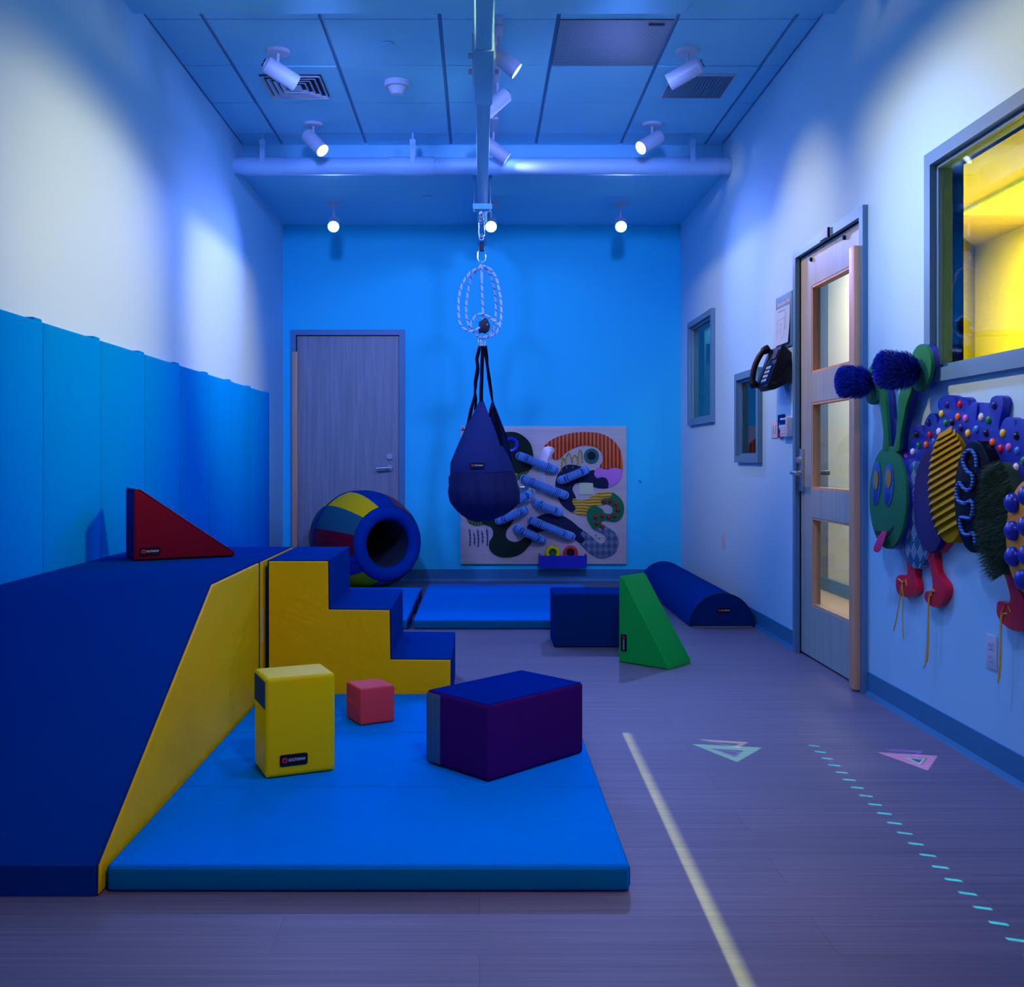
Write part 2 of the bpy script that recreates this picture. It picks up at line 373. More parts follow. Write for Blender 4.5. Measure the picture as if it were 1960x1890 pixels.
struct(MB().box((-1.9, YF-0.1, 0), (1.855, YF, 3.6)).build('wall_front', M['wall'], smooth=0))
ceil = struct(MB().box((XL, 4.99, CEIL+0.012), (XR, 7.27, CEIL+0.06)).build('ceiling', M['grid'], smooth=0), 'white suspended tile ceiling')
gx = [XL, -1.42, -0.815, -0.205, 0.405, 1.015, 1.62, XR]; gy = [4.99, 5.195, 5.805, 6.413, 7.02, 7.267]
for i in range(7):
    for j in range(5):
        if (i, j) == (4, 1): continue
        g = 0.011
        MB().box((gx[i]+(g if i else 0.012), gy[j]+0.004, CEIL), (gx[i+1]-(g if i < 6 else 0.012), gy[j+1]-0.004, CEIL+0.012)).build('ceiling_tile', M['tile'], ceil, smooth=0)
struct(MB().box((XL, YF, FRONT), (XR, 4.99, 3.5)).build('trim_1', M['ceil'], smooth=0), 'lowered front soffit')
struct(MB().box((XL, 7.27, SOF), (XR, YB, 3.5)).build('trim_2', M['ceil'], smooth=0), 'lowered rear soffit with fascia')
def baseboard(name, pieces):
    b = MB()
    for a, c in pieces: b.box(a, c)
    return struct(b.build(name, M['base'], smooth=0))
def cove(name, x0, y0, x1, y1, nx, ny):      # cove base: flat band with a flared toe, running from x0,y0 to x1,y1, facing nx,ny
    b = MB(); prof = [(0,0),(0.018,0),(0.014,0.006),(0.006,0.02),(0.005,0.102),(0,0.102)]
    A = [Vector((x0+nx*d, y0+ny*d, z)) for d, z in prof]; B = [Vector((x1+nx*d, y1+ny*d, z)) for d, z in prof]
    return b.prism3(A, B).build(name, M['base'], smooth=0)
br = struct(cove('baseboard_right', XR, YF, XR, DR[0]-0.03, -1, 0)); par(cove('baseboard_piece', XR, DR[1]+0.03, XR, YB, -1, 0), br)
struct(cove('baseboard_back', DB[1]+0.05, YB, XR, YB, 0, -1)); struct(cove('baseboard_left', XL, YF, XL, YB, 1, 0))

# rear flush door
d1 = bpy.data.objects.new('door_1', None); COL.objects.link(d1); d1.location = (-1.15, YB, 0); struct(d1, 'flush pale wooden door in the rear wall')
MB().box((DB[0]+0.005, YB+0.012, 0.008), (DB[1]-0.005, YB+0.055, DB[3]-0.004)).build('door_leaf', M['mapledark'], d1, smooth=0)
b = MB(); b.box((DB[0]-0.045, YB-0.022, 0), (DB[0], YB+0.06, DB[3]+0.047)); b.box((DB[1], YB-0.022, 0), (DB[1]+0.05, YB+0.06, DB[3]+0.047)); b.box((DB[0], YB-0.022, DB[3]), (DB[1], YB+0.06, DB[3]+0.047))
b.build('door_frame', M['frame'], d1, smooth=0)
MB().box((-1.632, YB-0.034, 0.01), (-1.585, YB+0.012, 2.0), 0.004).build('hinge_guard', M['maple_solid'], d1)
hp = BW(746, 896, 0); 
MB().cyl((hp.x, YB+0.012, hp.z), (hp.x, YB-0.012, hp.z), 0.027).tube([(hp.x, YB-0.01, hp.z), (hp.x, YB-0.05, hp.z), (hp.x-0.02, YB-0.055, hp.z), (hp.x-0.11, YB-0.055, hp.z-0.004)], 0.0105, 10).build('lever_handle', M['satin'], d1)
lp = BW(746, 874, 0)
MB().cyl((lp.x, YB+0.012, lp.z), (lp.x, YB-0.012, lp.z), 0.026).cyl((lp.x, YB-0.012, lp.z), (lp.x, YB-0.018, lp.z), 0.014).build('deadbolt', M['satin'], d1)

# right-hand door with three glass lites
d2 = bpy.data.objects.new('door_2', None); COL.objects.link(d2); d2.location = (XR, 5.06, 0); struct(d2, 'pale wooden door with three glass lites in the right wall')
LY = (4.797, 5.35); LZ = [(0.283, 0.754), (0.903, 1.362), (1.518, 1.982)]
b = MB()
us = [DR[0]+0.004, LY[0], LY[1], DR[1]-0.004]; vs = [0.012] + [z for q in LZ for z in q] + [DR[3]-0.004]
for a, c, d, e in cells(us, vs, [(LY[0], LY[1], *q) for q in LZ]): b.box((XR+0.006, a, d), (XR+0.052, c, e))
bmesh.ops.remove_doubles(b.bm, verts=b.bm.verts, dist=1e-5)
b.build('door_leaf', M['maple'], d2, smooth=0)
for z0, z1 in LZ:
    p_ = MB().box((XR+0.026, LY[0]+0.002, z0+0.002), (XR+0.032, LY[1]-0.002, z1-0.002)).build('pane', M['glass'], d2, smooth=0)
    b = MB()
    for lo, hi in (((XR+0.0085, LY[0], z0), (XR+0.05, LY[0]+0.012, z1)), ((XR+0.0085, LY[1]-0.012, z0), (XR+0.05, LY[1], z1)), ((XR+0.0085, LY[0]+0.012, z0), (XR+0.05, LY[1]-0.012, z0+0.012)), ((XR+0.0085, LY[0]+0.012, z1-0.012), (XR+0.05, LY[1]-0.012, z1))): b.box(lo, hi)
    b.build('glazing_bead', M['maple_solid'], d2, smooth=0)
b = MB(); b.box((XR-0.025, DR[0]-0.045, 0), (XR+0.06, DR[0], DR[3]+0.047)); b.box((XR-0.025, DR[1], 0), (XR+0.06, DR[1]+0.045, DR[3]+0.047)); b.box((XR-0.025, DR[0], DR[3]), (XR+0.06, DR[1], DR[3]+0.047))
b.build('door_frame', M['frame'], d2, smooth=0)
MB().box((XR-0.052, DR[0]-0.012, 0.012), (XR+0.006, DR[0]+0.05, 2.035), 0.003).build('hinge_guard', M['maple_solid'], d2)
hz = RW(1532, 905)[2]; hy = 5.485
MB().box((XR-0.012, hy-0.022, hz-0.10), (XR+0.006, hy+0.03, hz+0.13), 0.003).build('lock_plate', M['satin'], d2)
MB().tube([(XR, hy, hz), (XR-0.055, hy, hz), (XR-0.06, hy-0.01, hz), (XR-0.06, hy-0.12, hz-0.004)], 0.0115, 10).build('lever_handle', M['satin'], d2)
MB().cyl((XR-0.01, hy, hz+0.07), (XR-0.03, hy, hz+0.07), 0.018).build('thumb_turn', M['satin'], d2)
MB().cyl((XR+0.05, hy, hz), (XR+0.10, hy, hz), 0.0115, 10).box((XR+0.09, hy-0.12, hz-0.012), (XR+0.11, hy+0.01, hz+0.012), 0.003).build('far_side_handle', M['satin'], d2)
for q in ((1552, 497), (1615.5, 455)):
    v = RW(*q); MB().cyl((XR+0.008, v.y, v.z), (XR-0.004, v.y, v.z), 0.011, 12).build('screw_cap', M['navyd'], d2)
def text_mesh(txt, fr, size, parent, m, name='lettering', align='CENTER', squash=1.0, off=0.0):
    cu = bpy.data.curves.new('txt', 'FONT'); cu.body = txt; cu.size = size; cu.align_x = align; cu.align_y = 'CENTER'; cu.offset = off; cu.resolution_u = 3
    o = bpy.data.objects.new('txt', cu); COL.objects.link(o)
    me = bpy.data.meshes.new_from_object(o.evaluated_get(bpy.context.evaluated_depsgraph_get()))
    bpy.data.objects.remove(o); bpy.data.curves.remove(cu)
    for v in me.vertices: v.co = fr.p(v.co.x*squash, v.co.y, 0)
    me.materials.clear(); me.materials.append(m); me.name = name
    t = bpy.data.objects.new(name, me); COL.objects.link(t)
    if parent: par(t, parent)
    return t
RF = lambda y, z, off: Fr((XR-off, y, z), (0,-1,0), (0,0,1), (-1,0,0))     # frame on the right wall, a to the right seen from the room
pl = MB().box((XR-0.031, 5.00, 2.168), (XR-0.025, 5.12, 2.208)).build('number_plate', M['frame'], d2, smooth=0)
text_mesh('354', RF(5.045, 2.188, 0.0315), 0.040, pl, M['whitetext'])
MB().box((XR-0.035, 4.985, 2.160), (XR-0.025, 4.998, 2.210)).build('door_bumper', M['black'], d2, smooth=0)

def wall_window(name, hole, label, gm, lip=0.045):
    y0, y1, z0, z1 = hole
    e = bpy.data.objects.new(name, None); COL.objects.link(e); e.location = (XR, (y0+y1)/2, z0); struct(e, label)
    b = MB(); o = lip
    for lo, hi in (((y0-o, z0-o), (y0, z1+o)), ((y1, z0-o), (y1+o, z1+o)), ((y0, z0-o), (y1, z0)), ((y0, z1), (y1, z1+o))):
        b.box((XR-0.03, lo[0], lo[1]), (XR+0.10, hi[0], hi[1]))
    b.build('window_frame', M['frame'], e, smooth=0)
    b = MB(); s = 0.016
    for lo, hi in (((y0, z0), (y0+s, z1)), ((y1-s, z0), (y1, z1)), ((y0+s, z0), (y1-s, z0+s)), ((y0+s, z1-s), (y1-s, z1))):
        b.box((XR-0.004, lo[0], lo[1]), (XR+0.05, hi[0], hi[1]))
    b.build('glazing_stop', M['frame'], e, smooth=0)
    MB().box((XR+0.012, y0+s, z0+s), (XR+0.018, y1-s, z1-s)).build('pane', gm, e, smooth=0)
    return e
wall_window('window_1', W1, 'large framed window looking into a yellow lit room', M['glassy'], 0.05)
wall_window('window_2', W2, 'small low window beside the wall telephone', M['glasst'])
wall_window('window_3', W3, 'small window near the far corner of the right wall', M['glasst'])

# ------------------------------------------------------------------ rooms beyond the right wall
M['cwall'] = mat('corridor_cream_paint', (0.80, 0.74, 0.66), 0.7); M['cgrey'] = mat('corridor_grey_door', (0.26, 0.29, 0.34), 0.6)
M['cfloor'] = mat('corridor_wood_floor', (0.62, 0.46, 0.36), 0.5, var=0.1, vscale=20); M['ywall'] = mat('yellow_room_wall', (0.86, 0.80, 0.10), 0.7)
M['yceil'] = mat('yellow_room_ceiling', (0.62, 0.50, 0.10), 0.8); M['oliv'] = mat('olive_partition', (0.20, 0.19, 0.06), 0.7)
struct(MB().box((1.855, 4.3, -0.1), (2.8, 16.1, 0)).build('floor_corridor', M['cfloor'], smooth=0))
struct(MB().box((2.8, 5.7, 0), (2.9, 8.10, 2.7)).build('wall_corridor', M['cwall'], smooth=0))
struct(MB().box((2.8, 8.10, 0), (2.9, 16, 2.7)).build('wall_corridor_far', M['cgrey'], smooth=0))
struct(MB().box((1.755, 8.95, 0), (1.855, 16, 2.7)).build('wall_corridor_near', M['cgrey'], smooth=0))
struct(MB().box((1.755, 16, 0), (2.9, 16.1, 2.7)).build('wall_corridor_end', M['cgrey'], smooth=0))
struct(MB().box((1.855, 4.3, 2.7), (2.9, 16.1, 2.8)).build('ceiling_corridor', M['ceil'], smooth=0))
struct(MB().box((2.785, 5.75, 0), (2.8, 16, 0.105)).build('baseboard_corridor', M['frame'], smooth=0))
struct(MB().prism3([Vector((1.857, 4.40, z)) if False else v for z in (0,) for v in (Vector((1.857,4.44,0)), Vector((2.80,5.70,0)), Vector((2.80,5.78,0)), Vector((1.857,4.52,0)))], [Vector((1.857,4.44,2.7)), Vector((2.80,5.70,2.7)), Vector((2.80,5.78,2.7)), Vector((1.857,4.52,2.7))]).build('wall_partition', M['oliv'], smooth=0))
struct(MB().box((2.8, 0.9, 0), (2.9, 5.7, 2.7)).build('wall_yellow_room', M['ywall'], smooth=0))
struct(MB().box((1.855, 0.8, 0), (2.9, 0.9, 2.7)).build('wall_yellow_room_near', M['ywall'], smooth=0))
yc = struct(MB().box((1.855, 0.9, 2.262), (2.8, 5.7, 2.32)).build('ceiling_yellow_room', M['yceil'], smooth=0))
struct(MB().box((1.855, 0.9, -0.1), (2.8, 5.7, 0)).build('floor_yellow_room', M['cfloor'], smooth=0))
def lamp_area(name, loc, sx, sy, energy, col, parent):
    l = bpy.data.lights.new(name, 'AREA'); l.shape = 'RECTANGLE'; l.size = sx; l.size_y = sy; l.energy = energy; l.color = col
    o = bpy.data.objects.new(name, l); COL.objects.link(o); o.location = loc; par(o, parent); return o
def panel_light(label, x, y, z, sx, sy, energy, col, em):
    t = thing('ceiling_light', label, 'light', (x, y, z))
    MB().box((x-sx/2, y-sy/2, z-0.012), (x+sx/2, y+sy/2, z)).build('light_frame', M['white'], t, smooth=0)
    MB().box((x-sx/2+0.02, y-sy/2+0.02, z-0.016), (x+sx/2-0.02, y+sy/2-0.02, z-0.012)).build('diffuser', emit('lit_diffuser', col, em), t, smooth=0)
    lamp_area('lamp', (x, y, z-0.03), sx-0.04, sy-0.04, energy, col, t)
panel_light('ceiling light panel of the corridor behind the glazed door', 2.3, 7.0, 2.70, 0.5, 0.9, 46, (1.0, 0.78, 0.62), 3)
panel_light('far bright corridor light panel seen through the far small window', 2.55, 12.35, 2.70, 0.4, 0.5, 4, (0.6, 0.95, 1.0), 6)
panel_light('yellow ceiling light panel beyond the large framed window', 2.52, 4.5, 2.262, 0.4, 0.8, 84, (1.0, 0.80, 0.02), 3)
ex = thing('exit_sign', 'glowing red exit sign seen through the far small window', 'sign', (2.42, 10.0, 2.0))
bx = MB().box((2.25, 10.0, 2.01), (2.60, 10.03, 2.21), 0.006).build('housing', M['dark'], ex)
text_mesh('EXIT', Fr((2.425, 9.996, 2.11), (1,0,0), (0,0,1), (0,-1,0)), 0.19, ex, emit('exit_red', (1.0, 0.05, 0.18), 3), squash=0.75, off=0.004)
MB().box((2.40, 10.01, 2.21), (2.44, 10.02, 2.70)).build('hanger', M['satin'], ex, smooth=0)

# ------------------------------------------------------------------ ceiling fittings
def frame_from_dir(o, d):
    d = Vector(d).normalized(); u = d.cross(Vector((0,0,1)))
    u = u.normalized() if u.length > 1e-4 else Vector((1,0,0)); v = u.cross(d)
    return Fr(o, u, v, d)
def can(x, y, aim, col, watts, cone, mount, label):
    zc = {'ceiling': CEIL, 'track': CEIL-0.02, 'soffit': SOF, 'front': FRONT}[mount]
    drop = 0.115 if mount != 'soffit' else 0.16
    c = Vector((x, y, zc-drop)); t = thing('spotlight', label, 'spotlight', (x, y, zc), 'can spotlights on the ceiling')
    d = (Vector(aim)-c).normalized(); fr = frame_from_dir(c, d); L = 0.20; r = 0.047
    if mount != 'track': MB().cyl((x, y, zc), (x, y, zc-0.016), 0.07, 28, 0.062).build('canopy', M['white'], t)
    MB().cyl((x, y, zc), c, 0.0085, 10).build('stem', M['white'], t)
    a = c-d*(L*0.42); e = c+d*(L*0.58)
    b = MB(); prof = [(r*0.55, 0.0), (r, 0.012), (r, L), (r-0.003, L), (r-0.004, L-0.02)]
    b.grid(lambda u, v: fr.p(*(lambda q, th: (q[0]*math.cos(th), q[0]*math.sin(th), q[1]-L*0.42))(prof[min(4, round(v*4))], 2*PI*u)), 28, 4, True)
    body = b.build('can_body', M['white'], t, smooth=35)
    b = MB(); b.cyl(a-d*0.002, a+d*0.006, r*0.6, 20); cap = b.build('vented_cap', M['white_dim'], t)
    b = MB()
    for k in range(8):
        th = 2*PI*k/8; p = fr.p(r*0.42*math.cos(th), r*0.42*math.sin(th), -L*0.42-0.003); b.sphere(p, 0.006, 8, 5)
    b.build('vent_holes', M['dark'], cap)
    MB().cyl(e-d*0.012, e-d*0.006, r*0.93, 24).build('lens', M['lensblue'] if mount == 'soffit' else M['lens'], t)
    l = bpy.data.lights.new('spot_lamp', 'SPOT'); l.energy = watts; l.color = col; l.spot_size = math.radians(cone); l.spot_blend = 1.0; l.shadow_soft_size = 0.12 if mount == 'front' else 0.045
    lo = bpy.data.objects.new('spot_lamp', l); COL.objects.link(lo)
    lo.location = e+d*0.012; lo.rotation_euler = d.to_track_quat('-Z', 'Y').to_euler(); par(lo, t)
for q in CANS: can(*q)
tr = thing('lighting_track', 'narrow white track and conduit running beside the ceiling rail', 'track', (0.1, 5.1, CEIL))
MB().box((0.082, 5.12, CEIL-0.022), (0.118, 7.10, CEIL), 0.003).build('track_body', M['white'], tr)
for yy in (5.2, 5.75, 6.62): MB().box((0.078, yy, CEIL-0.034), (0.122, yy+0.12, CEIL-0.02), 0.004).build('connector', M['white_dim'], tr)
# duct with strap hangers
du = thing('round_duct', 'white round duct spanning the room below the tile ceiling', 'duct', (0, 7.06, 3.05))
DY, DZ, DRr = 7.06, 3.114, 0.060
MB().cyl((XL, DY, DZ), (XR, DY, DZ), DRr, 32).build('pipe', M['duct'], du)
for x0, x1 in ((466, 547), (744, 832), (1281, 1376)):
    a, c = ((x0-CX)/F*DY, (x1-CX)/F*DY); MB().cyl((a, DY, DZ), (c, DY, DZ), DRr+0.006, 32).build('sleeve', M['duct'], du)
for xx in (506, 791, 1322):
    x = (xx-CX)/F*DY; b = MB(); w2 = 0.018
    arc = [(math.cos(math.radians(a)), math.sin(math.radians(a))) for a in range(-180, 181, 12)]
    b.grid(lambda u, v: Vector((x-w2+2*w2*u, DY+arc[round(v*(len(arc)-1))][1]*(DRr+0.009), DZ-arc[round(v*(len(arc)-1))][0]*(DRr+0.009))), 1, len(arc)-1)
    b.box((x-w2, DY-DRr-0.012, DZ), (x+w2, DY-DRr-0.008, CEIL-0.05)); b.build('strap', M['duct'], du)
    b = MB(); b.cyl((x, DY-DRr+0.0, CEIL), (x, DY-DRr, CEIL-0.07), 0.006, 8); b.box((x-w2*1.1, DY-DRr-0.016, CEIL-0.085), (x+w2*1.1, DY-DRr+0.004, CEIL-0.05)); b.cyl((x, DY-DRr-0.02, CEIL-0.10), (x, DY-DRr-0.004, CEIL-0.10), 0.008, 8); b.build('hanger_rod', M['duct'], du)
# diffuser
t = thing('air_diffuser', 'square louvred air diffuser with nested blades in a ceiling tile', 'air vent', (-1.117, 6.11, CEIL))
b = MB(); b.box((-1.405, 5.815, CEIL-0.004), (-0.83, 6.405, CEIL)); b.build('face_plate', M['tile'], t, smooth=0)
MB().box((-1.30, 5.93, CEIL-0.0055), (-0.935, 6.29, CEIL-0.004)).build('throat', M['dark'], t, smooth=0)
for k in range(4):
    h = 0.18-0.034*k; b = MB(); cx_, cy_ = -1.117, 6.11; z1 = CEIL-0.006; z0 = CEIL-0.022
    o = [Vector((cx_+sx*h, cy_+sy*h, z0)) for sx, sy in ((-1,-1),(1,-1),(1,1),(-1,1))]; i_ = [Vector((cx_+sx*(h-0.018), cy_+sy*(h-0.018), z1)) for sx, sy in ((-1,-1),(1,-1),(1,1),(-1,1))]
    for q in range(4):
        A_, B_, C_, D_ = o[q], o[(q+1) % 4], i_[(q+1) % 4], i_[q]; up = Vector((0,0,0.003))
        b.prism3([A_, B_, C_, D_], [A_+up, B_+up, C_+up, D_+up])
    b.build('louvre', M['white'], t, smooth=0)
MB().box((-1.157, 6.07, CEIL-0.020), (-1.077, 6.15, CEIL-0.014)).build('centre_blade', M['white'], t, smooth=0)
# egg-crate grille
t = thing('mesh_grille', 'dark square mesh return grille set in a ceiling tile', 'air vent', (1.318, 6.11, CEIL))
MB().box((1.025, 5.815, CEIL-0.004), (1.61, 6.405, CEIL)).build('face_plate', M['tile'], t, smooth=0)
MB().box((1.135, 5.93, CEIL-0.0055), (1.50, 6.29, CEIL-0.004)).build('throat', M['dark'], t, smooth=0)
b = MB()
for k in range(19):
    x = 1.135+0.365*k/18; b.box((x-0.001, 5.93, CEIL-0.014), (x+0.001, 6.29, CEIL-0.005)); y = 5.93+0.36*k/18; b.box((1.135, y-0.001, CEIL-0.014), (1.50, y+0.001, CEIL-0.005))
b.build('mesh', M['perf'], t, smooth=0)['kind'] = 'stuff'
b = MB()
for lo, hi in (((1.125, 5.92), (1.135, 6.30)), ((1.50, 5.92), (1.51, 6.30)), ((1.135, 5.92), (1.50, 5.93)), ((1.135, 6.29), (1.50, 6.30))): b.box((lo[0], lo[1], CEIL-0.015), (hi[0], hi[1], CEIL-0.004))
b.build('rim', M['white'], t, smooth=0)
# perforated panel
t = thing('perforated_panel', 'full-tile perforated dark metal return panel in the ceiling', 'air vent', (0.71, 5.5, CEIL))
m, nt, bs = nmat('perforated_sheet'); tc = node(nt, 'ShaderNodeTexCoord'); vo = node(nt, 'ShaderNodeTexVoronoi'); vo.inputs['Scale'].default_value = 110; vo.inputs['Randomness'].default_value = 0.0
cr = node(nt, 'ShaderNodeValToRGB'); cr.color_ramp.elements[0].position = 0.25; cr.color_ramp.elements[1].position = 0.45; cr.color_ramp.elements[0].color = (0.01, 0.02, 0.04, 1); cr.color_ramp.elements[1].color = (0.28, 0.38, 0.48, 1)
nt.links.new(tc.outputs['Object'], vo.inputs[0]); nt.links.new(vo.outputs[0], cr.inputs[0]); nt.links.new(cr.outputs[0], bs.inputs['Base Color'])
MB().box((0.417, 5.20, CEIL-0.003), (1.003, 5.80, CEIL+0.005)).build('sheet', m, t, smooth=0)
MB().box((0.88, 5.245, CEIL-0.006), (0.965, 5.262, CEIL-0.003)).build('name_strip', M['dark'], t, smooth=0)
# smoke detector and cover plates
c = px(760, 157, 6.06); t = thing('smoke_detector', 'round white smoke detector on the tile ceiling', 'smoke detector', (c.x, 6.06, CEIL))
MB().cyl((c.x, 6.06, CEIL), (c.x, 6.06, CEIL-0.035), 0.075, 32, 0.078).build('base', M['white'], t)
MB().tube([(c.x, 6.06, CEIL-0.035), (c.x, 6.06, CEIL-0.045), (c.x, 6.06, CEIL-0.075), (c.x, 6.06, CEIL-0.08)], [0.055, 0.048, 0.034, 0.02], 24).build('sensor_dome', M['white_dim'], t)
for q, (x, y, z, lab) in enumerate(((-0.508, 5.51, CEIL, 'flush round sprinkler cover plate in the tile ceiling'), (-0.41, 7.87, SOF, 'flush round sprinkler cover plate under the rear soffit'))):
    t = thing('sprinkler_cover', lab, 'cover plate', (x, y, z))
    MB().cyl((x, y, z), (x, y, z-0.004), 0.036, 28).build('rim', M['dark'], t); MB().cyl((x, y, z-0.003), (x, y, z-0.007), 0.043, 28).build('plate', M['tile'], t)

# ------------------------------------------------------------------ ceiling rail, clamp, rope set, swing
RX, RZ = 0.020, 2.93
t = thing('ceiling_rail', 'long grey steel rail hung under the ceiling through the middle of the room', 'rail', (RX, 5, RZ))
MB().box((RX-0.038, 0.5, RZ), (RX+0.038, YB, RZ+0.16), 0.004).build('beam', M['rail'], t)
for s in (-1, 1): MB().box((RX+s*0.036-0.006, 0.5, RZ+0.004), (RX+s*0.036+0.006, 5.35, RZ+0.155), 0.003).build('side_plate', M['rail'], t)
MB().box((RX-0.047, 4.60, RZ-0.006), (RX+0.047, 5.30, RZ+0.15), 0.004).build('splice_sleeve', M['rail'], t)
for s in (-1, 1):
    MB().box((RX+s*0.05-0.006, 4.75, RZ+0.02), (RX+s*0.05+0.006, 5.1, RZ+0.14), 0.003).build('splice_plate', M['white_dim'], t)
    for yy in (4.82, 5.02): MB().cyl((RX+s*0.05, yy, RZ+0.06), (RX+s*0.075, yy, RZ+0.06), 0.013, 10).build('bolt', M['white_dim'], t)
for yy in (1.5, 4.0, 6.25, 8.2): MB().box((RX-0.02, yy-0.03, RZ+0.16), (RX+0.02, yy+0.03, FRONT if yy < 4.9 else (CEIL if yy < 7.2 else SOF))).build('drop_bracket', M['rail'], t, smooth=0)
SY = 7.30; sx0 = 0.0165
t = thing('rail_clamp', 'blue grey clamp with two threaded rods gripping the ceiling rail', 'clamp', (sx0, SY, 2.86))
zc = px(0, 398, SY).z
MB().box((RX-0.070, SY-0.05, zc-0.020), (RX+0.070, SY+0.05, zc+0.020), 0.003).build('lower_plate', M['rail'], t)
for s in (-1, 1):
    MB().box((RX+s*0.058-0.014, SY-0.05, RZ+0.155), (RX+s*0.058+0.014, SY+0.05, RZ+0.19), 0.003).build('upper_lug', M['rail'], t)
    MB().cyl((RX+s*0.058, SY-0.03, zc-0.032), (RX+s*0.058, SY-0.03, RZ+0.22), 0.0055, 10).build('threaded_rod', M['chrome'], t)
    MB().cyl((RX+s*0.058, SY-0.03, zc-0.034), (RX+s*0.058, SY-0.03, zc-0.020), 0.012, 6).build('nut', M['chrome'], t)
    MB().sphere((RX+s*0.058, SY-0.03, RZ+0.215), 0.012, 8, 6).build('acorn_nut', M['chrome'], t)
def sp(u, v, d=0): return px(840+u/5.4, 330+v/5.4, SY)+Vector((0, d, 0))
def loop(c, rx, rz, ry=0.0, n=24, tilt=0): return [Vector((c.x+rx*math.cos(2*PI*k/n), c.y+ry*math.cos(2*PI*k/n), c.z+rz*math.sin(2*PI*k/n))) for k in range(n)]
def stadium(c, hw, hh, n=8, ang=0.0):
    o = []
    for k in range(n+1): a = PI*k/n; o.append((hw*math.cos(a), hh-hw+hw*math.sin(a)))
    for k in range(n+1): a = PI+PI*k/n; o.append((hw*math.cos(a), -(hh-hw)+hw*math.sin(a)))
    return [Vector((c.x+a*math.cos(ang), c.y+a*math.sin(ang), c.z+b_)) for a, b_ in o]
t = thing('swing_rope_set', 'white flecked rope loops with chain links and black rope grab', 'rope', (sx0, SY, 1.9))
MB().tube(loop(sp(440, 435), 0.014, 0.022), 0.005, 8, closed=True).cyl(sp(440, 405), sp(440, 425), 0.010, 10).build('eye_bolt', M['satin'], t)
MB().tube(stadium(sp(440, 485), 0.019, 0.034, ang=0.5), 0.0045, 8, closed=True).build('ring', M['satin'], t)
MB().tube(stadium(sp(443, 580), 0.021, 0.062), 0.0048, 8, closed=True).build('carabiner', M['chrome'], t)
MB().tube(loop(sp(440, 672), 0.017, 0.020), 0.005, 8, closed=True).build('swivel_eye', M['satin'], t)
MB().box(sp(421, 815)-Vector((0, 0.015, 0)), sp(465, 718)+Vector((0, 0.015, 0)), 0.004).build('swivel_body', M['black'], t)
MB().tube(stadium(sp(443, 862), 0.029, 0.047), 0.0042, 8, closed=True).build('quick_link', M['chrome'], t)
R = 0.0085
for pts in (
  [(440,930,0),(420,985,-.01),(330,1040,-.03),(250,1150,-.04),(210,1300,-.05),(205,1450,-.05),(220,1570,-.045),(270,1630,-.04),(340,1650,-.03),(425,1605,-.015)],
  [(432,985,0),(360,1035,.03),(320,1120,.05),(290,1280,.06),(280,1420,.06),(300,1550,.05),(350,1640,.04),(410,1695,.02),(452,1702,.01)],
  [(455,970,0),(520,1030,.03),(565,1150,.05),(588,1300,.06),(590,1450,.06),(570,1600,.05),(520,1675,.03),(452,1702,.01)],
  [(455,965,0),(530,1010,-.03),(590,1100,-.04),(630,1270,-.05),(645,1430,-.05),(630,1590,-.045),(580,1675,-.03),(490,1706,-.015),(440,1700,-.01)],
  [(335,1640,.0),(332,1570,-.02),(380,1492,-.03),(440,1470,-.035),(500,1490,-.035),(560,1535,-.04),(625,1582,-.045)]):
    MB().tube(spline([sp(*q) for q in pts], 8, False), R, 8).build('rope_strand', M['rope'], t)
MB().tube(spline([sp(440,920), sp(441,1000), sp(443,1100), sp(455,1470), sp(452,1540)], 8, False), R*1.05, 8).build('centre_rope', M['rope'], t)
MB().cyl(sp(443,1040,-0.002), sp(445,1112,-0.002), R*1.5, 12).build('rope_whipping', M['white_dim'], t)
ol = [(410,1600),(415,1550),(450,1530),(470,1505),(500,1515),(515,1550),(530,1590),(515,1640),(480,1668),(440,1655),(420,1670),(408,1640)]
fr0 = Fr((0, SY, 0), (1,0,0), (0,0,1), (0,-1,0))
pp = [(v.x, v.z) for v in (sp(*q) for q in ol)]
MB().prism(pp, fr0, -0.018, 0.022, 0.005).build('rope_grab', M['black'], t)
MB().cyl(sp(500,1580,-0.022), sp(500,1580,-0.03), 0.006, 10).build('grab_pin', M['chrome'], t)
def zs(u, v, d=0): return px(830+u/4.975, 640+v/4.973, SY)+Vector((0, d, 0))
sw = thing('cuddle_swing', 'dark blue fabric pouch swing hanging from black straps', 'swing', (0.03, SY, 0.62))
for u, vv, a in ((437, 86, 0.6), (452, 84, 1.2), (478, 84, -0.5)): MB().tube(stadium(zs(u, vv), 0.0105, 0.029, ang=a), 0.0032, 8, closed=True).build('clip', M['chrome'], sw)
def ribbon(pts, ws, m, name, th=0.004, twist=None):
    P = spline([zs(*p) for p in pts], 6, False); n = len(P)-1; b = MB()
    def wd(t): k = t*(len(ws)-1); i = min(int(k), len(ws)-2); return ws[i]+(ws[i+1]-ws[i])*(k-i)
    def f(u, v):
        i = round(v*n); p = P[i]; T = (P[min(n, i+1)]-P[max(0, i-1)]).normalized(); N = Vector((T.z, 0, -T.x)).normalized()
        q = 4*u; k = int(q) % 4
        co = [(-1,-1),(1,-1),(1,1),(-1,1)][k]
        return p+N*(co[0]*wd(v)/2)+Vector((0, co[1]*th/2, 0))
    b.grid(f, 4, n, True); return b.build(name, m, sw, smooth=30)
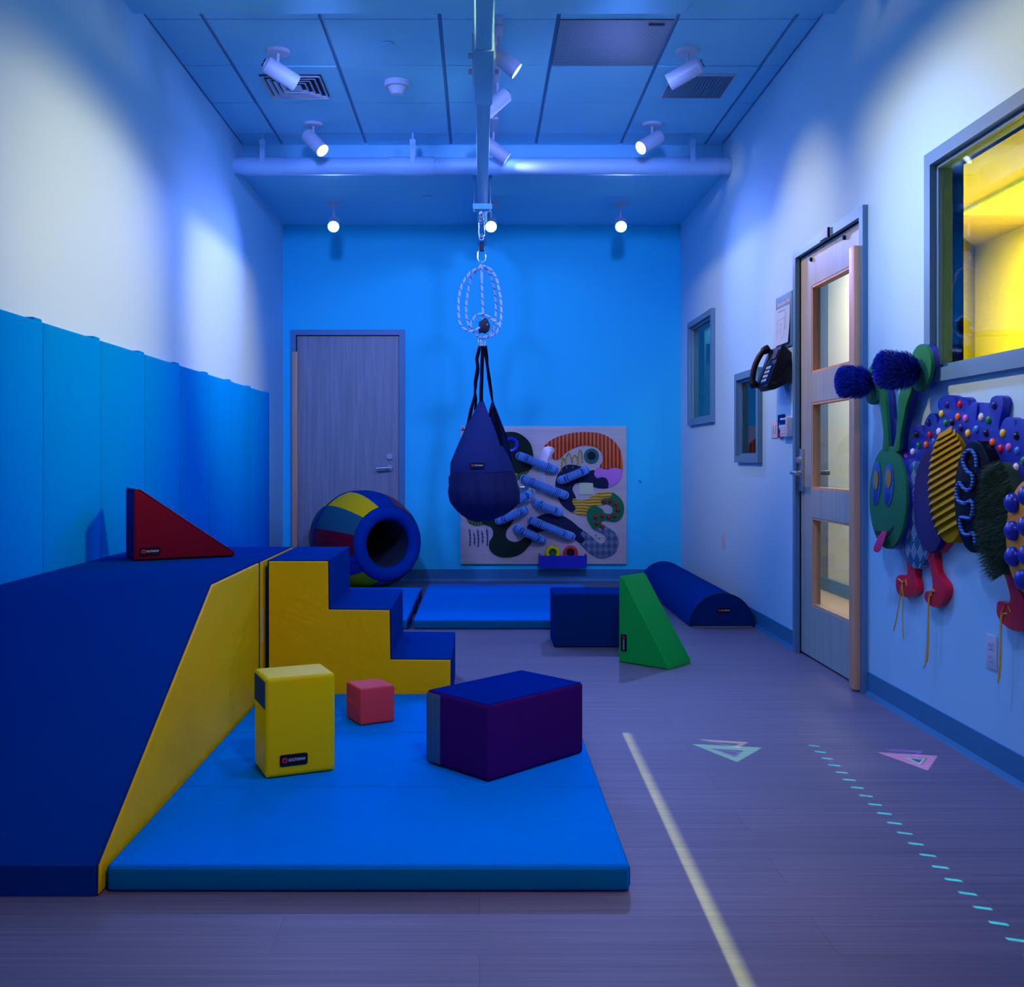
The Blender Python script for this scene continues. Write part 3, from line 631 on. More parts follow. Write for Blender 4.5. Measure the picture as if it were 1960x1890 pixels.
ribbon([(440,112,0),(425,180,0),(412,240,-.01),(420,330,-.01),(400,450,0),(396,530,0.01),(380,620,.03),(352,740,.06),(324,860,.08),(300,930,.085)], [0.022,0.026,0.022,0.03,0.024,0.012,0.026,0.024,0.024], M['web'], 'strap')
ribbon([(396,540,0.01),(402,620,.03),(396,720,.05)], [0.010,0.02,0.02], M['web'], 'strap')
ribbon([(470,112,-0.01),(462,260,-.03),(458,420,-.05),(453,560,-.07),(453,645,-.085)], [0.026,0.026,0.026,0.027,0.028], M['web'], 'strap')
ribbon([(487,110,0.0),(500,200,0.01),(512,300,.02),(530,430,.03),(548,550,.045),(562,640,.06)], [0.030,0.030,0.02,0.026,0.022,0.012], M['web'], 'strap')
ribbon([(562,640,.058),(548,700,.05),(533,790,.04)], [0.012,0.02,0.024], M['web'], 'strap')
ribbon([(566,645,.06),(590,800,-.02),(615,950,-.06),(640,1080,-.10)], [0.014,0.03,0.034,0.036], M['web'], 'strap')
def lerp_tab(tab, v):
    for (a, x), (b_, y) in zip(tab, tab[1:]):
        if a <= v <= b_: return x+(y-x)*(v-a)/(b_-a)
    return tab[0][1] if v < tab[0][0] else tab[-1][1]
Lc = [(640,435),(790,360),(900,300),(1080,220),(1220,162),(1300,158),(1420,150),(1500,140),(1600,160),(1690,230),(1760,320),(1788,400)]
Rc = [(640,570),(770,620),(950,690),(1150,740),(1320,775),(1500,812),(1600,810),(1660,760),(1720,680),(1770,560),(1788,450)]
FRt = [(640,475),(790,530),(960,600),(1100,640),(1310,655)]
def pouch(u, v):
    vv = 1285+(1786-1285)*(1-(1-v)**1.5) if False else 1285+(1786-1285)*math.sin(v*PI/2)
    l, r = lerp_tab(Lc, vv), lerp_tab(Rc, vv); th = 2*PI*u
    k = 1+0.04*math.sin(9*th+2*v)*math.sin(PI*v)+(0.03+0.03*max(0, math.cos(th-0.6)))*math.sin(19*th+1.0+3*v)*math.sin(PI*v)
    c = (l+r)/2; h = (r-l)/2*(1 if v < 0.98 else 0.9)
    p = zs(c+h*math.cos(th)*(0.5+0.5*k), vv); dep = (h/4.975/F*SY)*0.86
    return p+Vector((0, -dep*math.sin(th)*k, 0))
MB().grid(pouch, 72, 22, True).build('pouch', M['baglow'], sw, smooth=80)
def front_panel(u, v):
    vv = 640+(1305-640)*v; l, r = lerp_tab(Lc, vv), lerp_tab(FRt, vv); s = 2*u-1
    full = (lerp_tab(Rc, max(vv, 641))-l)/2; dep = full/4.975/F*SY*0.86
    x = l+(r-l)*u; cs = (x-(l+full))/full; cs = max(-1, min(1, cs))
    return zs(x, vv+(10*math.sin(PI*u) if v > 0.97 else 0))+Vector((0, -dep*math.sqrt(max(0, 1-cs*cs))-0.004-0.05*(1-v)*0.9, 0))
MB().grid(front_panel, 18, 24).build('front_panel', M['bagup'], sw, smooth=80)
def back_panel(u, v):
    vv = 640+(1300-640)*v
    l = 555-(555-500)*v*1.0 if v < 0.5 else 527.5+(lerp_tab(FRt, vv)-40-527.5)*(v-0.5)*2
    r = lerp_tab(Rc, max(vv, 641)); full = (r-lerp_tab(Lc, vv))/2; dep = full/4.975/F*SY*0.86
    x = l+(r-l)*u; cs = max(-1, min(1, (x-(r-full))/full))
    return zs(x, vv)+Vector((0, dep*0.75*math.sqrt(max(0, 1-cs*cs))*(1-0.9*v*u*0.2)-0.02+0.03*(1-v), 0))
MB().grid(back_panel, 12, 22).build('back_panel', M['bagback'], sw, smooth=80)
def side_panel(u, v):
    vv = 1065+(1305-1065)*v; l = lerp_tab([(1065,635),(1305,640)], vv); r = lerp_tab([(1065,652),(1150,700),(1240,748),(1305,770)], vv)
    full = (lerp_tab(Rc, vv)-lerp_tab(Lc, vv))/2; c = lerp_tab(Lc, vv)+full; dep = full/4.975/F*SY*0.86
    x = l+(r-l)*u; cs = max(-1, min(1, (x-c)/full)); return zs(x, vv)+Vector((0, -dep*math.sqrt(max(0, 1-cs*cs))-0.006, 0))
MB().grid(side_panel, 8, 10).build('side_panel', M['bagup'], sw, smooth=80)
MB().box(zs(143,1425,-0.01), zs(168,1350,0.01), 0.002).build('loop_tab', M['web'], sw)
EMB = [(0,.5),(.35,.42),(.5,.1),(.38,-.3),(.1,-.5),(-.12,-.3),(-.4,-.35),(-.5,.0),(-.38,.38)]
def logo_patch(fr, wd, parent, vertical=False, name='logo_patch'):
    h = wd*0.40; b = MB().prism(rrect(-wd/2, -h/2, wd/2, h/2, h*0.18), fr, -0.0005, 0.003)
    p_ = b.build(name, M['black'], parent); p_['label'] = 'black maker patch with red emblem and white lettering'
    s = h*0.52; e = [(x*s-wd*0.325, y*s) for x, y in spline([(*q, 0) for q in EMB], 3) for x, y in [(x, y)]] if False else [(q[0]*s-wd*0.325, q[1]*s) for q in spline([(x, y, 0) for x, y in EMB], 3)]
    MB().prism(e, fr, 0.003, 0.0038).build('emblem', M['redlogo'], p_)
    MB().prism([(q[0]*s*0.35-wd*0.325, q[1]*s*0.4) for q in [(a, b_) for a, b_ in EMB]], fr, 0.0038, 0.0042).build('emblem_mark', M['black'], p_)
    f2 = Fr(fr.p(wd*0.115, 0, 0.0036), fr.ex, fr.ey, fr.en)
    text_mesh('SOUTHPAW', f2, h*0.36, p_, M['whitetext'], squash=wd*0.62/(h*0.36*5.6), off=h*0.008)
    return p_
c = front_panel(0.52, 0.915); logo_patch(Fr(c+Vector((0.0,-0.012,0.0)), (1,0,0), (0,0,1), (0,-1,0)), 0.098, sw)

# ------------------------------------------------------------------ padded wall mats on the left wall
ys = [2.66, 3.25, 3.837, 4.42, 5.005, 5.59, 6.18, 6.755, 7.33, 7.97]
order = ['', 'ninth', 'eighth', 'seventh', 'sixth', 'fifth', 'fourth', 'third', 'second', 'first']
names = ['tenth', 'ninth', 'eighth', 'seventh', 'sixth', 'fifth', 'fourth', 'third', 'second']
for i in range(9):
    a, b_ = ys[i], ys[i+1]; k = 8-i
    lab = 'blue padded wall mat at the far end of the row on the left wall' if k == 0 else 'blue padded wall mat, %s from the far end of the row' % ['', 'second', 'third', 'fourth', 'fifth', 'sixth', 'seventh', 'eighth', 'ninth'][k]
    t = thing('wall_mat', lab, 'wall mat', (XL+0.03, (a+b_)/2, 0.02), 'blue padded wall mats')
    MB().box((XL+0.001, a+0.0015, 0.105), (XL+0.055, b_-0.0015, 1.583), 0.010, 3).build('pad', M['wallmat'], t)
    MB().box((XL+0.004, b_-0.075, 1.575), (XL+0.052, b_-0.002, 1.594), 0.007, 3).build('top_tab', M['wallmat'], t)
XM = XL+0.058

# ------------------------------------------------------------------ soft climbing set
def side_extrude_x(outline_yz, x0, x1, bevel, seg=3):
    b = MB(); return b.prism3([Vector((x1, y, z)) for y, z in outline_yz], [Vector((x0, y, z)) for y, z in outline_yz], bevel, seg, True)
XS = -0.926
ol = [(2.445, 0.0), (2.450, 0.072), (3.484, 0.630), (4.222, 0.630), (4.222, 0.0)]
t = thing('ramp_wedge', 'large dark blue foam ramp with yellow side panel beside the floor mat', 'foam ramp', (-1.29, 3.4, 0))
side_extrude_x(ol, XM, XS-0.004, 0.010).build('ramp_body', M['navyv'], t)
b = MB(); il = [(2.449, 0.004), (2.454, 0.070), (3.486, 0.626), (4.216, 0.626), (4.216, 0.004)]
b.prism3([Vector((XS+0.004, y, z)) for y, z in il], [Vector((XS-0.006, y, z)) for y, z in il], 0.006, 3); b.build('side_panel', M['yellow'], t)
MB().tube([Vector((XS-0.002, y, z)) for y, z in [(2.447, 0.004), (2.449, 0.073), (3.484, 0.632), (4.222, 0.632), (4.222, 0.005)]], 0.0022, 6).build('piping', M['navyd'], t)
t = thing('corner_platform', 'dark blue square foam platform in the corner behind the ramp', 'foam platform', (-1.29, 4.6, 0))
MB().box((XM, 4.234, 0), (-0.928, 4.975, 0.630), 0.010, 3).build('platform_body', M['navyv'], t)
MB().box((-0.930, 4.240, 0.004), (-0.921, 4.970, 0.626), 0.003).build('side_panel', M['yellow'], t)
MB().tube([(-0.925, 4.236, 0.004), (-0.925, 4.236, 0.631), (-0.925, 4.975, 0.631)], 0.0022, 6).build('piping', M['navyd'], t)
MB().box((-0.920, 4.262, 0.28), (-0.917, 4.268, 0.43)).build('care_tag', M['white_dim'], t, smooth=0)
t = thing('foam_steps', 'three foam steps with blue treads and yellow front panel', 'foam steps', (-0.5, 4.65, 0))
so = [(-0.902, 0), (-0.902, 0.630), (-0.642, 0.630), (-0.640, 0.424), (-0.380, 0.421), (-0.377, 0.211), (-0.120, 0.209), (-0.120, 0)]
b = MB(); b.prism3([Vector((x, 4.300, z)) for x, z in so], [Vector((x, 4.985, z)) for x, z in so], 0.012, 3, True); b.build('step_body', M['navyv'], t)
i2 = [(-0.897, 0.004), (-0.897, 0.626), (-0.646, 0.626), (-0.644, 0.420), (-0.384, 0.417), (-0.381, 0.207), (-0.124, 0.205), (-0.124, 0.004)]
b = MB(); b.prism3([Vector((x, 4.290, z)) for x, z in i2], [Vector((x, 4.302, z)) for x, z in i2], 0.005, 3); b.build('front_panel', M['yellow'], t)
MB().tube([Vector((x, 4.2985, z)) for x, z in so], 0.0025, 6).build('piping', M['navyd'], t)

def foam_wedge_frame(A, B, z0):        # frame with ex along A->B on the floor, en pointing to the camera side
    e = (B-A); e.z = 0; e.normalize(); n = Vector((e.y, -e.x, 0)); return Fr(Vector((A.x, A.y, z0)), e, (0,0,1), n)
# red wedge
fr = foam_wedge_frame(Vector((-1.455, 4.256, 0)), Vector((-1.078, 4.462, 0)), 0.632)
t = thing('red_wedge', 'dark red triangular foam wedge lying on the corner platform', 'foam wedge', fr.o)
b = MB(); b.prism([(0,0.002),(0,0.305),(0.020,0.300),(0.425,0.016),(0.425,0.002)], fr, -0.21, 0.0, 0.008, 3, True); b.build('wedge_body', M['redv'], t)
b = MB(); b.box((-0.003, 0.006, -0.205), (0.006, 0.30, -0.006), 0.003, fr=fr); b.build('end_panel', M['navyd'], t)
MB().tube([fr.p(-0.001,0.004,0.0), fr.p(-0.001,0.304,0.0), fr.p(0.02,0.301,0.0), fr.p(0.424,0.017,0.0)], 0.0025, 6).build('piping', M['redv'], t)
logo_patch(Fr(fr.p(0.062, 0.038, 0.0), fr.ex, fr.ey, fr.en), 0.085, t)

# folding floor mats
def folding_mat(name, label, x0, x1, ycuts, z, tabs=True):
    t = thing(name, label, 'floor mat', ((x0+x1)/2, ycuts[0], 0), 'blue folding floor mats')
    for i, (a, b_) in enumerate(zip(ycuts, ycuts[1:])):
        p_ = MB().box((x0, a+0.001, 0.0), (x1, b_-0.001, z), 0.011, 3).build('mat_panel', M['matblue'], t)
        for s, xx in ((-1, x0), (1, x1)):
            MB().box((xx-0.003, a+0.012, 0.010), (xx+0.003, b_-0.012, z-0.010), 0.002).build('edge_band', M['matside'], p_)
        if i == 0: MB().box((x0+0.008, a-0.004, 0.008), (x1-0.008, a+0.004, z-0.008), 0.0035).build('front_band', M['matside'], p_)
    return t
folding_mat('folding_mat', 'bright blue folding floor mat carrying the foam blocks beside the ramp', -0.914, 0.368, [2.470, 3.065, 3.675, 4.283], 0.066)
m2 = folding_mat('folding_mat', 'bright blue folding mat on the floor before the sensory board', -0.412, 0.835, [6.30, 6.90, 7.50, 8.10], 0.060)
m3 = folding_mat('folding_mat', 'blue folding mat on the floor in front of the striped barrel', -1.64, -0.455, [6.30, 6.90, 7.50, 7.90], 0.060)
for yy in (6.30, 6.88, 7.4): MB().box((-0.449, yy, 0.004), (-0.440, yy+0.30, 0.064), 0.003).build('fastening_flap', M['navyd'], m3)
# yellow block
MT = 0.067
def foam_block(name, label, cat, Fp, Rp, Lp, z0, h, m, bevel=0.012):
    ex = (Rp-Fp); ex.z = 0; wx = ex.length; ex.normalize(); ey = Vector((-ex.y, ex.x, 0)); wy = (Lp-Fp).dot(ey)
    fr = Fr((Fp.x, Fp.y, z0), ex, ey, (0,0,1)); t = thing(name, label, cat, fr.p(wx/2, wy/2, 0))
    MB().box((0,0,0.001), (wx, wy, h), bevel, 3, fr).build('block_body', m, t)
    b = MB()
    for z in (0.006, h-0.006): b.tube([fr.p(0.004,0.004,z), fr.p(wx-0.004,0.004,z), fr.p(wx-0.004,wy-0.004,z), fr.p(0.004,wy-0.004,z)], 0.0018, 6, closed=True)
    b.build('seam_piping', m, t)
    return t, fr, wx, wy
t, fr, wx, wy = foam_block('yellow_block', 'tall yellow foam block standing on the blue mat', 'foam block', Vector((-0.664,3.128,0)), Vector((-0.460,3.217,0)), Vector((-0.745,3.285,0)), MT, 0.312, M['lemon'], 0.014)
MB().box((-0.002, 0.008, 0.215), (0.004, wy-0.008, 0.300), 0.002, fr=fr).build('blue_patch', M['patchblue'], t)
logo_patch(Fr(fr.p(0.088, -0.0005, 0.052), fr.ex, (0,0,1), -fr.ey), 0.088, t)
t, fr, wx, wy = foam_block('red_cube', 'small coral red foam cube behind the yellow block', 'foam block', Vector((-0.4436,3.755,0)), Vector((-0.321,3.822,0)), Vector((-0.518,3.883,0)), MT, 0.138, M['coral'], 0.009)
b = MB(); b.box((-0.003, wy*0.25, 0.062), (0.002, wy*0.95, 0.076), 0.002, fr=fr); b.build('handle_strap', M['coral'], t)
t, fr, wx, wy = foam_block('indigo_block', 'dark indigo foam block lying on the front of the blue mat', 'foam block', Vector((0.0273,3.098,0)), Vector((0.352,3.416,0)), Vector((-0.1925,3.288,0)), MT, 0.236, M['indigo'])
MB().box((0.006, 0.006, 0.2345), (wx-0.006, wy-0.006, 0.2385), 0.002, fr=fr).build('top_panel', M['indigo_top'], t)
MB().box((-0.003, wy-0.068, 0.008), (0.004, wy-0.004, 0.230), 0.002, fr=fr).build('elastic_panel', M['slate'], t)
t = thing('navy_block', 'navy blue rectangular foam block standing behind the green wedge', 'foam block', (0.65, 5.83, 0))
MB().box((0.418, 5.683, 0.001), (0.885, 5.985, 0.303), 0.012, 3).build('block_body', M['navyd'], t)
MB().tube([(0.424,5.687,0.298),(0.879,5.687,0.298),(0.879,5.981,0.298),(0.424,5.981,0.298)], 0.002, 6, closed=True).build('seam_piping', M['navyv'], t)
# green wedge
A, B = Vector((0.7295, 5.273, 0)), Vector((0.9495, 5.076, 0)); fr = foam_wedge_frame(A, B, 0.0)
t = thing('green_wedge', 'bright green triangular foam wedge standing upright on the floor', 'foam wedge', A)
b = MB(); b.prism([(0,0.001),(0,0.447),(0.012,0.452),(0.024,0.440),(0.295,0.020),(0.295,0.001)], fr, -0.225, 0.0, 0.010, 3, True); b.build('wedge_body', M['green'], t)
MB().tube([fr.p(0.003,0.006,-0.001), fr.p(0.004,0.447,-0.001), fr.p(0.022,0.438,-0.001), fr.p(0.292,0.018,-0.001)], 0.0022, 6).build('piping', M['green'], t)
logo_patch(Fr(fr.p(0.030, 0.105, 0.0), (0,0,-1), fr.ex, fr.en), 0.088, t)
# half-round bolster
t = thing('half_round_bolster', 'long blue half-round foam bolster against the right wall', 'bolster', (1.53, 7.4, 0))
arc = [(1.535+0.202*math.cos(a), 0.004+0.208*math.sin(a)) for a in (PI*k/24 for k in range(25))]
b = MB(); b.prism3([Vector((x, 6.385, z)) for x, z in arc], [Vector((x, 8.42, z)) for x, z in arc], 0.006, 2, True); b.build('bolster_body', M['navyv'], t)
MB().prism3([Vector((1.535+(x-1.535)*0.985, 6.380, 0.004+(z-0.004)*0.985)) for x, z in arc], [Vector((1.535+(x-1.535)*0.985, 6.387, 0.004+(z-0.004)*0.985)) for x, z in arc]).build('end_panel', M['navyd'], t)
MB().tube([Vector((x, 6.383, z)) for x, z in arc], 0.0045, 6).build('piping', M['piping'], t)
MB().box((1.345, 6.38, 0.0005), (1.725, 6.40, 0.006)).build('base_trim', M['yellow'], t, smooth=0)
logo_patch(Fr((1.545, 6.3795, 0.105), (1,0,0), (0,0,1), (0,-1,0)), 0.088, t)

# ------------------------------------------------------------------ striped barrel
ang = math.radians(32); ax = Vector((math.sin(ang), -math.cos(ang), 0)); C = Vector((-0.945, 8.225, 0.405))
uu = Vector((math.cos(ang), math.sin(ang), 0)); fr = Fr(C, uu, (0,0,1), ax); HL = 0.44
t = thing('striped_barrel', 'large padded barrel with blue, yellow, red and teal panels lying by the flush door', 'barrel', (C.x, C.y, 0))
def rb(s): return 0.290+0.113*(1-(s/HL)**2)
cols = [M['navyv'], M['yellow'], M['tealv'], M['redv']]
for half, (s0, s1) in enumerate(((-0.075, HL-0.01), (-HL+0.01, -0.105))):
    for k in range(12):
        a0 = math.radians(75+30*k); a1 = a0+math.radians(30)
        b = MB(); puff = lambda u, v: 0.004*math.sin(PI*u)*math.sin(PI*v)
        b.grid(lambda u, v: fr.p((rb(s0+(s1-s0)*v)+puff(u, v))*math.cos(a0+(a1-a0)*u), (rb(s0+(s1-s0)*v)+puff(u, v))*math.sin(a0+(a1-a0)*u), s0+(s1-s0)*v), 5, 8)
        b.build('panel', cols[k % 4], t, smooth=80)
b = MB(); b.grid(lambda u, v: fr.p((rb(-0.09)+0.004)*math.cos(2*PI*u), (rb(-0.09)+0.004)*math.sin(2*PI*u), -0.108+0.036*v), 60, 1, True); b.build('band', M['navyv'], t)
for s in (1, -1):
    b = MB(); b.grid(lambda u, v: (lambda q: fr.p((0.238+0.054*math.cos(q))*math.cos(2*PI*u), (0.238+0.054*math.cos(q))*math.sin(2*PI*u), s*(HL-0.015)+0.05*math.sin(q)))(2*PI*v), 48, 14, True); b.build('end_ring', M['navyv'], t, smooth=80)
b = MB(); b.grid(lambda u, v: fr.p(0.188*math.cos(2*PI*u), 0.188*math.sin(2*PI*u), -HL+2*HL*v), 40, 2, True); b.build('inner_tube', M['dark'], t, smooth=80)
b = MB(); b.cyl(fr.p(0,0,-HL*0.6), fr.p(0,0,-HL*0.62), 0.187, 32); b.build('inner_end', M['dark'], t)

# ------------------------------------------------------------------ sensory board on the rear wall
bt = 0.035
sb = thing('sensory_board', 'pale plywood sensory board with winding coloured tracks and coiled tubes', 'sensory board', (0.55, YB, 0.15))
p0, p1 = BW(881.5, 1080, bt), BW(1199, 816, bt)
MB().box((p0.x, YB-bt, p0.z), (p1.x, YB, p1.z), 0.002).build('backboard', M['board'], sb)
def bp(u, v, off): return BW(*pz(u, v), off)
def track(name, pts, m, th=0.012, n=5, label=None, bevel=0.0035):
    off = bt+th; P = spline([(u, v, 0) for u, v in pts], n)
    f = [bp(q.x, q.y, off) for q in P]; k = [Vector((q.x, YB-bt+0.0005, q.z)) for q in f]
    o = MB().prism3(f, k, bevel, 2).build(name, m, sb)
    if label: o['label'] = label
    return o
M['sb_dgreen'] = mat('dark_green_carpet', (0.004, 0.020, 0.010), 0.9, bump=0.3, bscale=400)
M['sb_navy'] = mat('navy_velvet', (0.004, 0.006, 0.045), 0.85, bump=0.2, bscale=400)
M['sb_orange'] = stripe_mat('ridged_orange_red', (0.60, 0.008, 0.003), (1.0, 0.24, 0.01), 'X', 9.3, bump=1.0)
M['sb_lilac'] = mat('lilac_plush', (0.75, 0.22, 0.62), 0.8, bump=0.4, bscale=250)
M['sb_yellow'] = stripe_mat('wavy_yellow', (0.62, 0.28, 0.005), (0.98, 0.52, 0.01), 'Z', 12, bump=0.8, dist=3.0)
M['sb_green'] = mat('green_felt', (0.012, 0.17, 0.055), 0.9, bump=0.3, bscale=300)
M['sb_weave'] = hatch_mat('woven_grey_blue', (0.06, 0.10, 0.16), (0.34, 0.40, 0.48), 0, 20)
M['sb_olive'] = stripe_mat('olive_ridges', (0.06, 0.10, 0.01), (0.22, 0.26, 0.03), 'X', 12, bump=0.8)
M['mirror'] = mat('acrylic_mirror', (0.80, 0.82, 0.84), 0.04, metal=1.0)
M['foil'] = mat('silver_foil', (0.74, 0.66, 0.70), 0.3, metal=0.4, wrinkle=0.4)
M['ballred'] = mat('red_bead', (0.55, 0.006, 0.02), 0.2); M['tube'] = mat('blue_coil_plastic', (0.22, 0.50, 0.92), 0.35)
M['tubecore'] = mat('dark_tube_core', (0.015, 0.10, 0.36), 0.6)
M['palegreen'] = mat('pale_green_pad', (0.78, 0.72, 0.40), 0.7); M['ringgreen'] = mat('green_disc', (0.005, 0.13, 0.10), 0.5)
M['chainy'] = mat('yellow_chain', (0.75, 0.45, 0.01), 0.4); M['chainb'] = mat('blue_chain', (0.02, 0.07, 0.16), 0.4)
M['royal'] = mat('royal_blue_lacquer', (0.012, 0.02, 0.42), 0.35)
track('foil_track', [(1000,305),(1050,294),(1090,315),(1096,350),(1070,385),(1062,425),(1020,470),(1002,560),(1005,700),(1005,790),(985,830),(950,825),(938,700),(935,560),(942,420),(965,345)], M['foil'], 0.006, label='shiny silver strip')
track('dark_green_head', [(380,230),(470,160),(590,148),(690,150),(780,195),(845,270),(874,370),(880,460),(850,535),(790,560),(700,580),(640,500),(560,420),(430,380),(370,310)], M['sb_dgreen'])
track('olive_track', [(690,605),(740,552),(832,546),(800,590),(745,618),(715,655),(690,670),(620,760),(560,760),(610,680)], M['sb_olive'], 0.010)
track('olive_track', [(150,1000),(180,1040),(190,1080),(215,1105),(270,1125),(320,1122),(355,1110),(350,1060),(300,1010),(220,970)], M['sb_olive'], 0.010)
track('dark_green_track', [(352,1108),(420,1130),(455,1180),(450,1240),(420,1290),(415,1350),(440,1400),(500,1440),(590,1456),(680,1446),(750,1415),(810,1360),(858,1295),(845,1262),(800,1246),(740,1280),(680,1296),(620,1276),(590,1230),(600,1170),(640,1120),(662,1060),(560,1010),(420,1010),(345,1060)], M['sb_dgreen'])
track('navy_arch', [(806,1150),(850,1090),(920,1032),(1000,1003),(1080,1000),(1180,1020),(1280,1080),(1350,1140),(1396,1176),(1368,1200),(1380,1236),(1412,1270),(1392,1308),(1365,1310),(1310,1268),(1240,1220),(1130,1188),(1000,1180),(930,1198),(880,1255),(842,1264),(800,1246)], M['sb_navy'])
track('woven_track', [(1398,1176),(1450,1210),(1500,1252),(1540,1290),(1590,1311),(1630,1275),(1622,1225),(1580,1196),(1512,1168),(1560,1150),(1640,1140),(1710,1180),(1755,1240),(1766,1310),(1745,1380),(1700,1430),(1620,1461),(1540,1456),(1460,1410),(1400,1352),(1370,1312),(1413,1272),(1384,1238),(1371,1202)], M['sb_weave'])
track('green_track', [(1692,780),(1740,800),(1792,850),(1821,920),(1816,1000),(1780,1060),(1720,1086),(1640,1074),(1592,1080),(1590,1106),(1640,1138),(1580,1150),(1512,1166),(1462,1110),(1436,1050),(1435,985),(1470,932),(1530,921),(1590,950),(1622,990),(1680,1000),(1704,968),(1690,920),(1640,900),(1594,906),(1580,872),(1620,842),(1682,834)], M['sb_green'])
track('wavy_yellow_track', [(1292,842),(1350,856),(1430,850),(1500,810),(1560,780),(1620,770),(1690,780),(1682,830),(1620,840),(1578,872),(1592,907),(1530,917),(1470,930),(1432,982),(1420,1022),(1350,1015),(1280,985),(1312,960),(1310,930),(1283,888)], M['sb_yellow'])
track('navy_track', [(1120,620),(1150,565),(1192,510),(1250,488),(1330,495),(1400,520),(1460,550),(1512,546),(1512,592),(1540,630),(1600,620),(1642,642),(1660,690),(1652,732),(1580,735),(1505,718),(1490,682),(1350,680),(1302,700),(1285,750),(1310,805),(1318,838),(1285,848),(1285,890),(1312,930),(1312,960),(1280,985),(1220,950),(1160,890),(1120,800),(1105,700)], M['sb_navy'])
track('lilac_track', [(1560,514),(1592,532),(1650,542),(1710,521),(1780,532),(1806,560),(1790,630),(1740,690),(1656,727),(1661,690),(1643,642),(1600,619),(1540,629),(1511,590),(1520,545)], M['sb_lilac'])
track('orange_track', [(988,300),(1050,240),(1150,190),(1300,155),(1450,149),(1580,165),(1690,220),(1770,310),(1802,420),(1806,552),(1780,531),(1710,519),(1650,540),(1600,530),(1570,504),(1602,440),(1590,370),(1540,310),(1450,288),(1380,290),(1290,320),(1210,370),(1160,420),(1110,440),(1070,415),(1070,385),(1096,350),(1086,312),(1040,295)], M['sb_orange'])
def disc(name, u, v, r, m, d0, d1):
    c = bp(u, v, bt); rr = r/5.444/F*(YB-bt)
    return MB().cyl((c.x, YB-bt-d0, c.z), (c.x, YB-bt-d1, c.z), rr, 28).build(name, m, sb)
def ringo(name, u, v, r, rm, m, off):
    c = bp(u, v, bt); k = (YB-bt)/5.444/F
    return MB().tube([Vector((c.x+r*k*math.cos(a), YB-bt-off, c.z+r*k*math.sin(a))) for a in (2*PI*i/32 for i in range(32))], rm*k, 8, closed=True).build(name, m, sb)
disc('green_disc', 1480, 398, 78, M['ringgreen'], 0, 0.012); disc('disc_centre', 1480, 396, 44, M['black'], 0.012, 0.015)
ringo('blue_ring', 640, 281, 62, 24, M['royal'], 0.016)
for i, (u, v) in enumerate(((1613,872),(1677,870),(1737,900),(1754,963),(1724,1022),(1660,1035),(1594,1023),(1525,1035),(1540,1100),(1595,1137))):
    c = bp(u, v, bt+0.014); MB().sphere(c, 0.0185, 12, 8).build('red_bead', M['ballred'], sb)
for u, v in ((1527,1222),(1565,1251)):
    c = bp(u, v, bt+0.004); MB().sphere(c, 0.011, 10, 8).build('peg', M['satin'], sb)
a, c = bp(1350, 800, bt), bp(1498, 655, bt); MB().box((a.x, YB-bt-0.01, a.z), (c.x, YB-bt, c.z), 0.002).build('pale_square', M['palegreen'], sb)
a, c = bp(600, 880, bt), bp(895, 720, bt); b = MB().box((a.x, YB-bt-0.008, a.z), (c.x, YB-bt, c.z), 0.001); b.build('mirror_plate', M['mirror'], sb)
def coil(p, q, r=42, out=0.05, turns=None, name='coiled_tube'):
    A_, B_ = bp(*p, bt), bp(*q, bt); k = (YB-bt)/5.444/F; rr = r*k; L = (B_-A_).length; n = max(8, int(L/0.0125)); path = []
    for i in range(41):
        t_ = i/40; P_ = A_+(B_-A_)*t_; h = out*min(1, math.sin(PI*t_)*1.7)+0.028
        path.append(P_-Vector((0, h, 0)))
    path = [A_-Vector((0, 0.004, 0))]+path+[B_-Vector((0, 0.004, 0))]
    seg = [0]
    for x, y in zip(path, path[1:]): seg.append(seg[-1]+(y-x).length)
    tot = seg[-1]; turns = int(tot/0.0112); hel = []; U = Vector((0, -1, 0))
    def at_s(sv):
        j = next((z for z in range(len(seg)-1) if seg[z+1] >= sv), len(seg)-2); return j, path[j].lerp(path[j+1], (sv-seg[j])/max(1e-9, seg[j+1]-seg[j]))
    for i in range(turns*12+1):
        sv = tot*i/(turns*12); j, c_ = at_s(sv); T = (path[min(len(path)-1, j+2)]-path[max(0, j-1)]).normalized()
        side = T.cross(Vector((0, -1, 0))); side = side.normalized() if side.length > 1e-4 else (B_-A_).normalized().cross(Vector((0,-1,0))).normalized()
        up = side.cross(T).normalized(); a_ = 2*PI*i/12
        hel.append(c_+(side*math.cos(a_)+up*math.sin(a_))*rr)
    o = MB().tube([at_s(tot*i/40)[1] for i in range(41)], rr*0.80, 12).build(name, M['tubecore'], sb, smooth=80)
    MB().tube(hel, 0.0038, 5).build('coil', M['tube'], o, smooth=80)
    return o
for p, q in (((735,400),(1095,540)), ((780,635),(1200,805)), ((690,870),(825,800)), ((903,882),(1143,985)), ((520,1070),(783,958)), ((858,1068),(1267,1235)), ((706,1153),(968,1268)), ((1168,648),(1415,545))): coil(p, q)
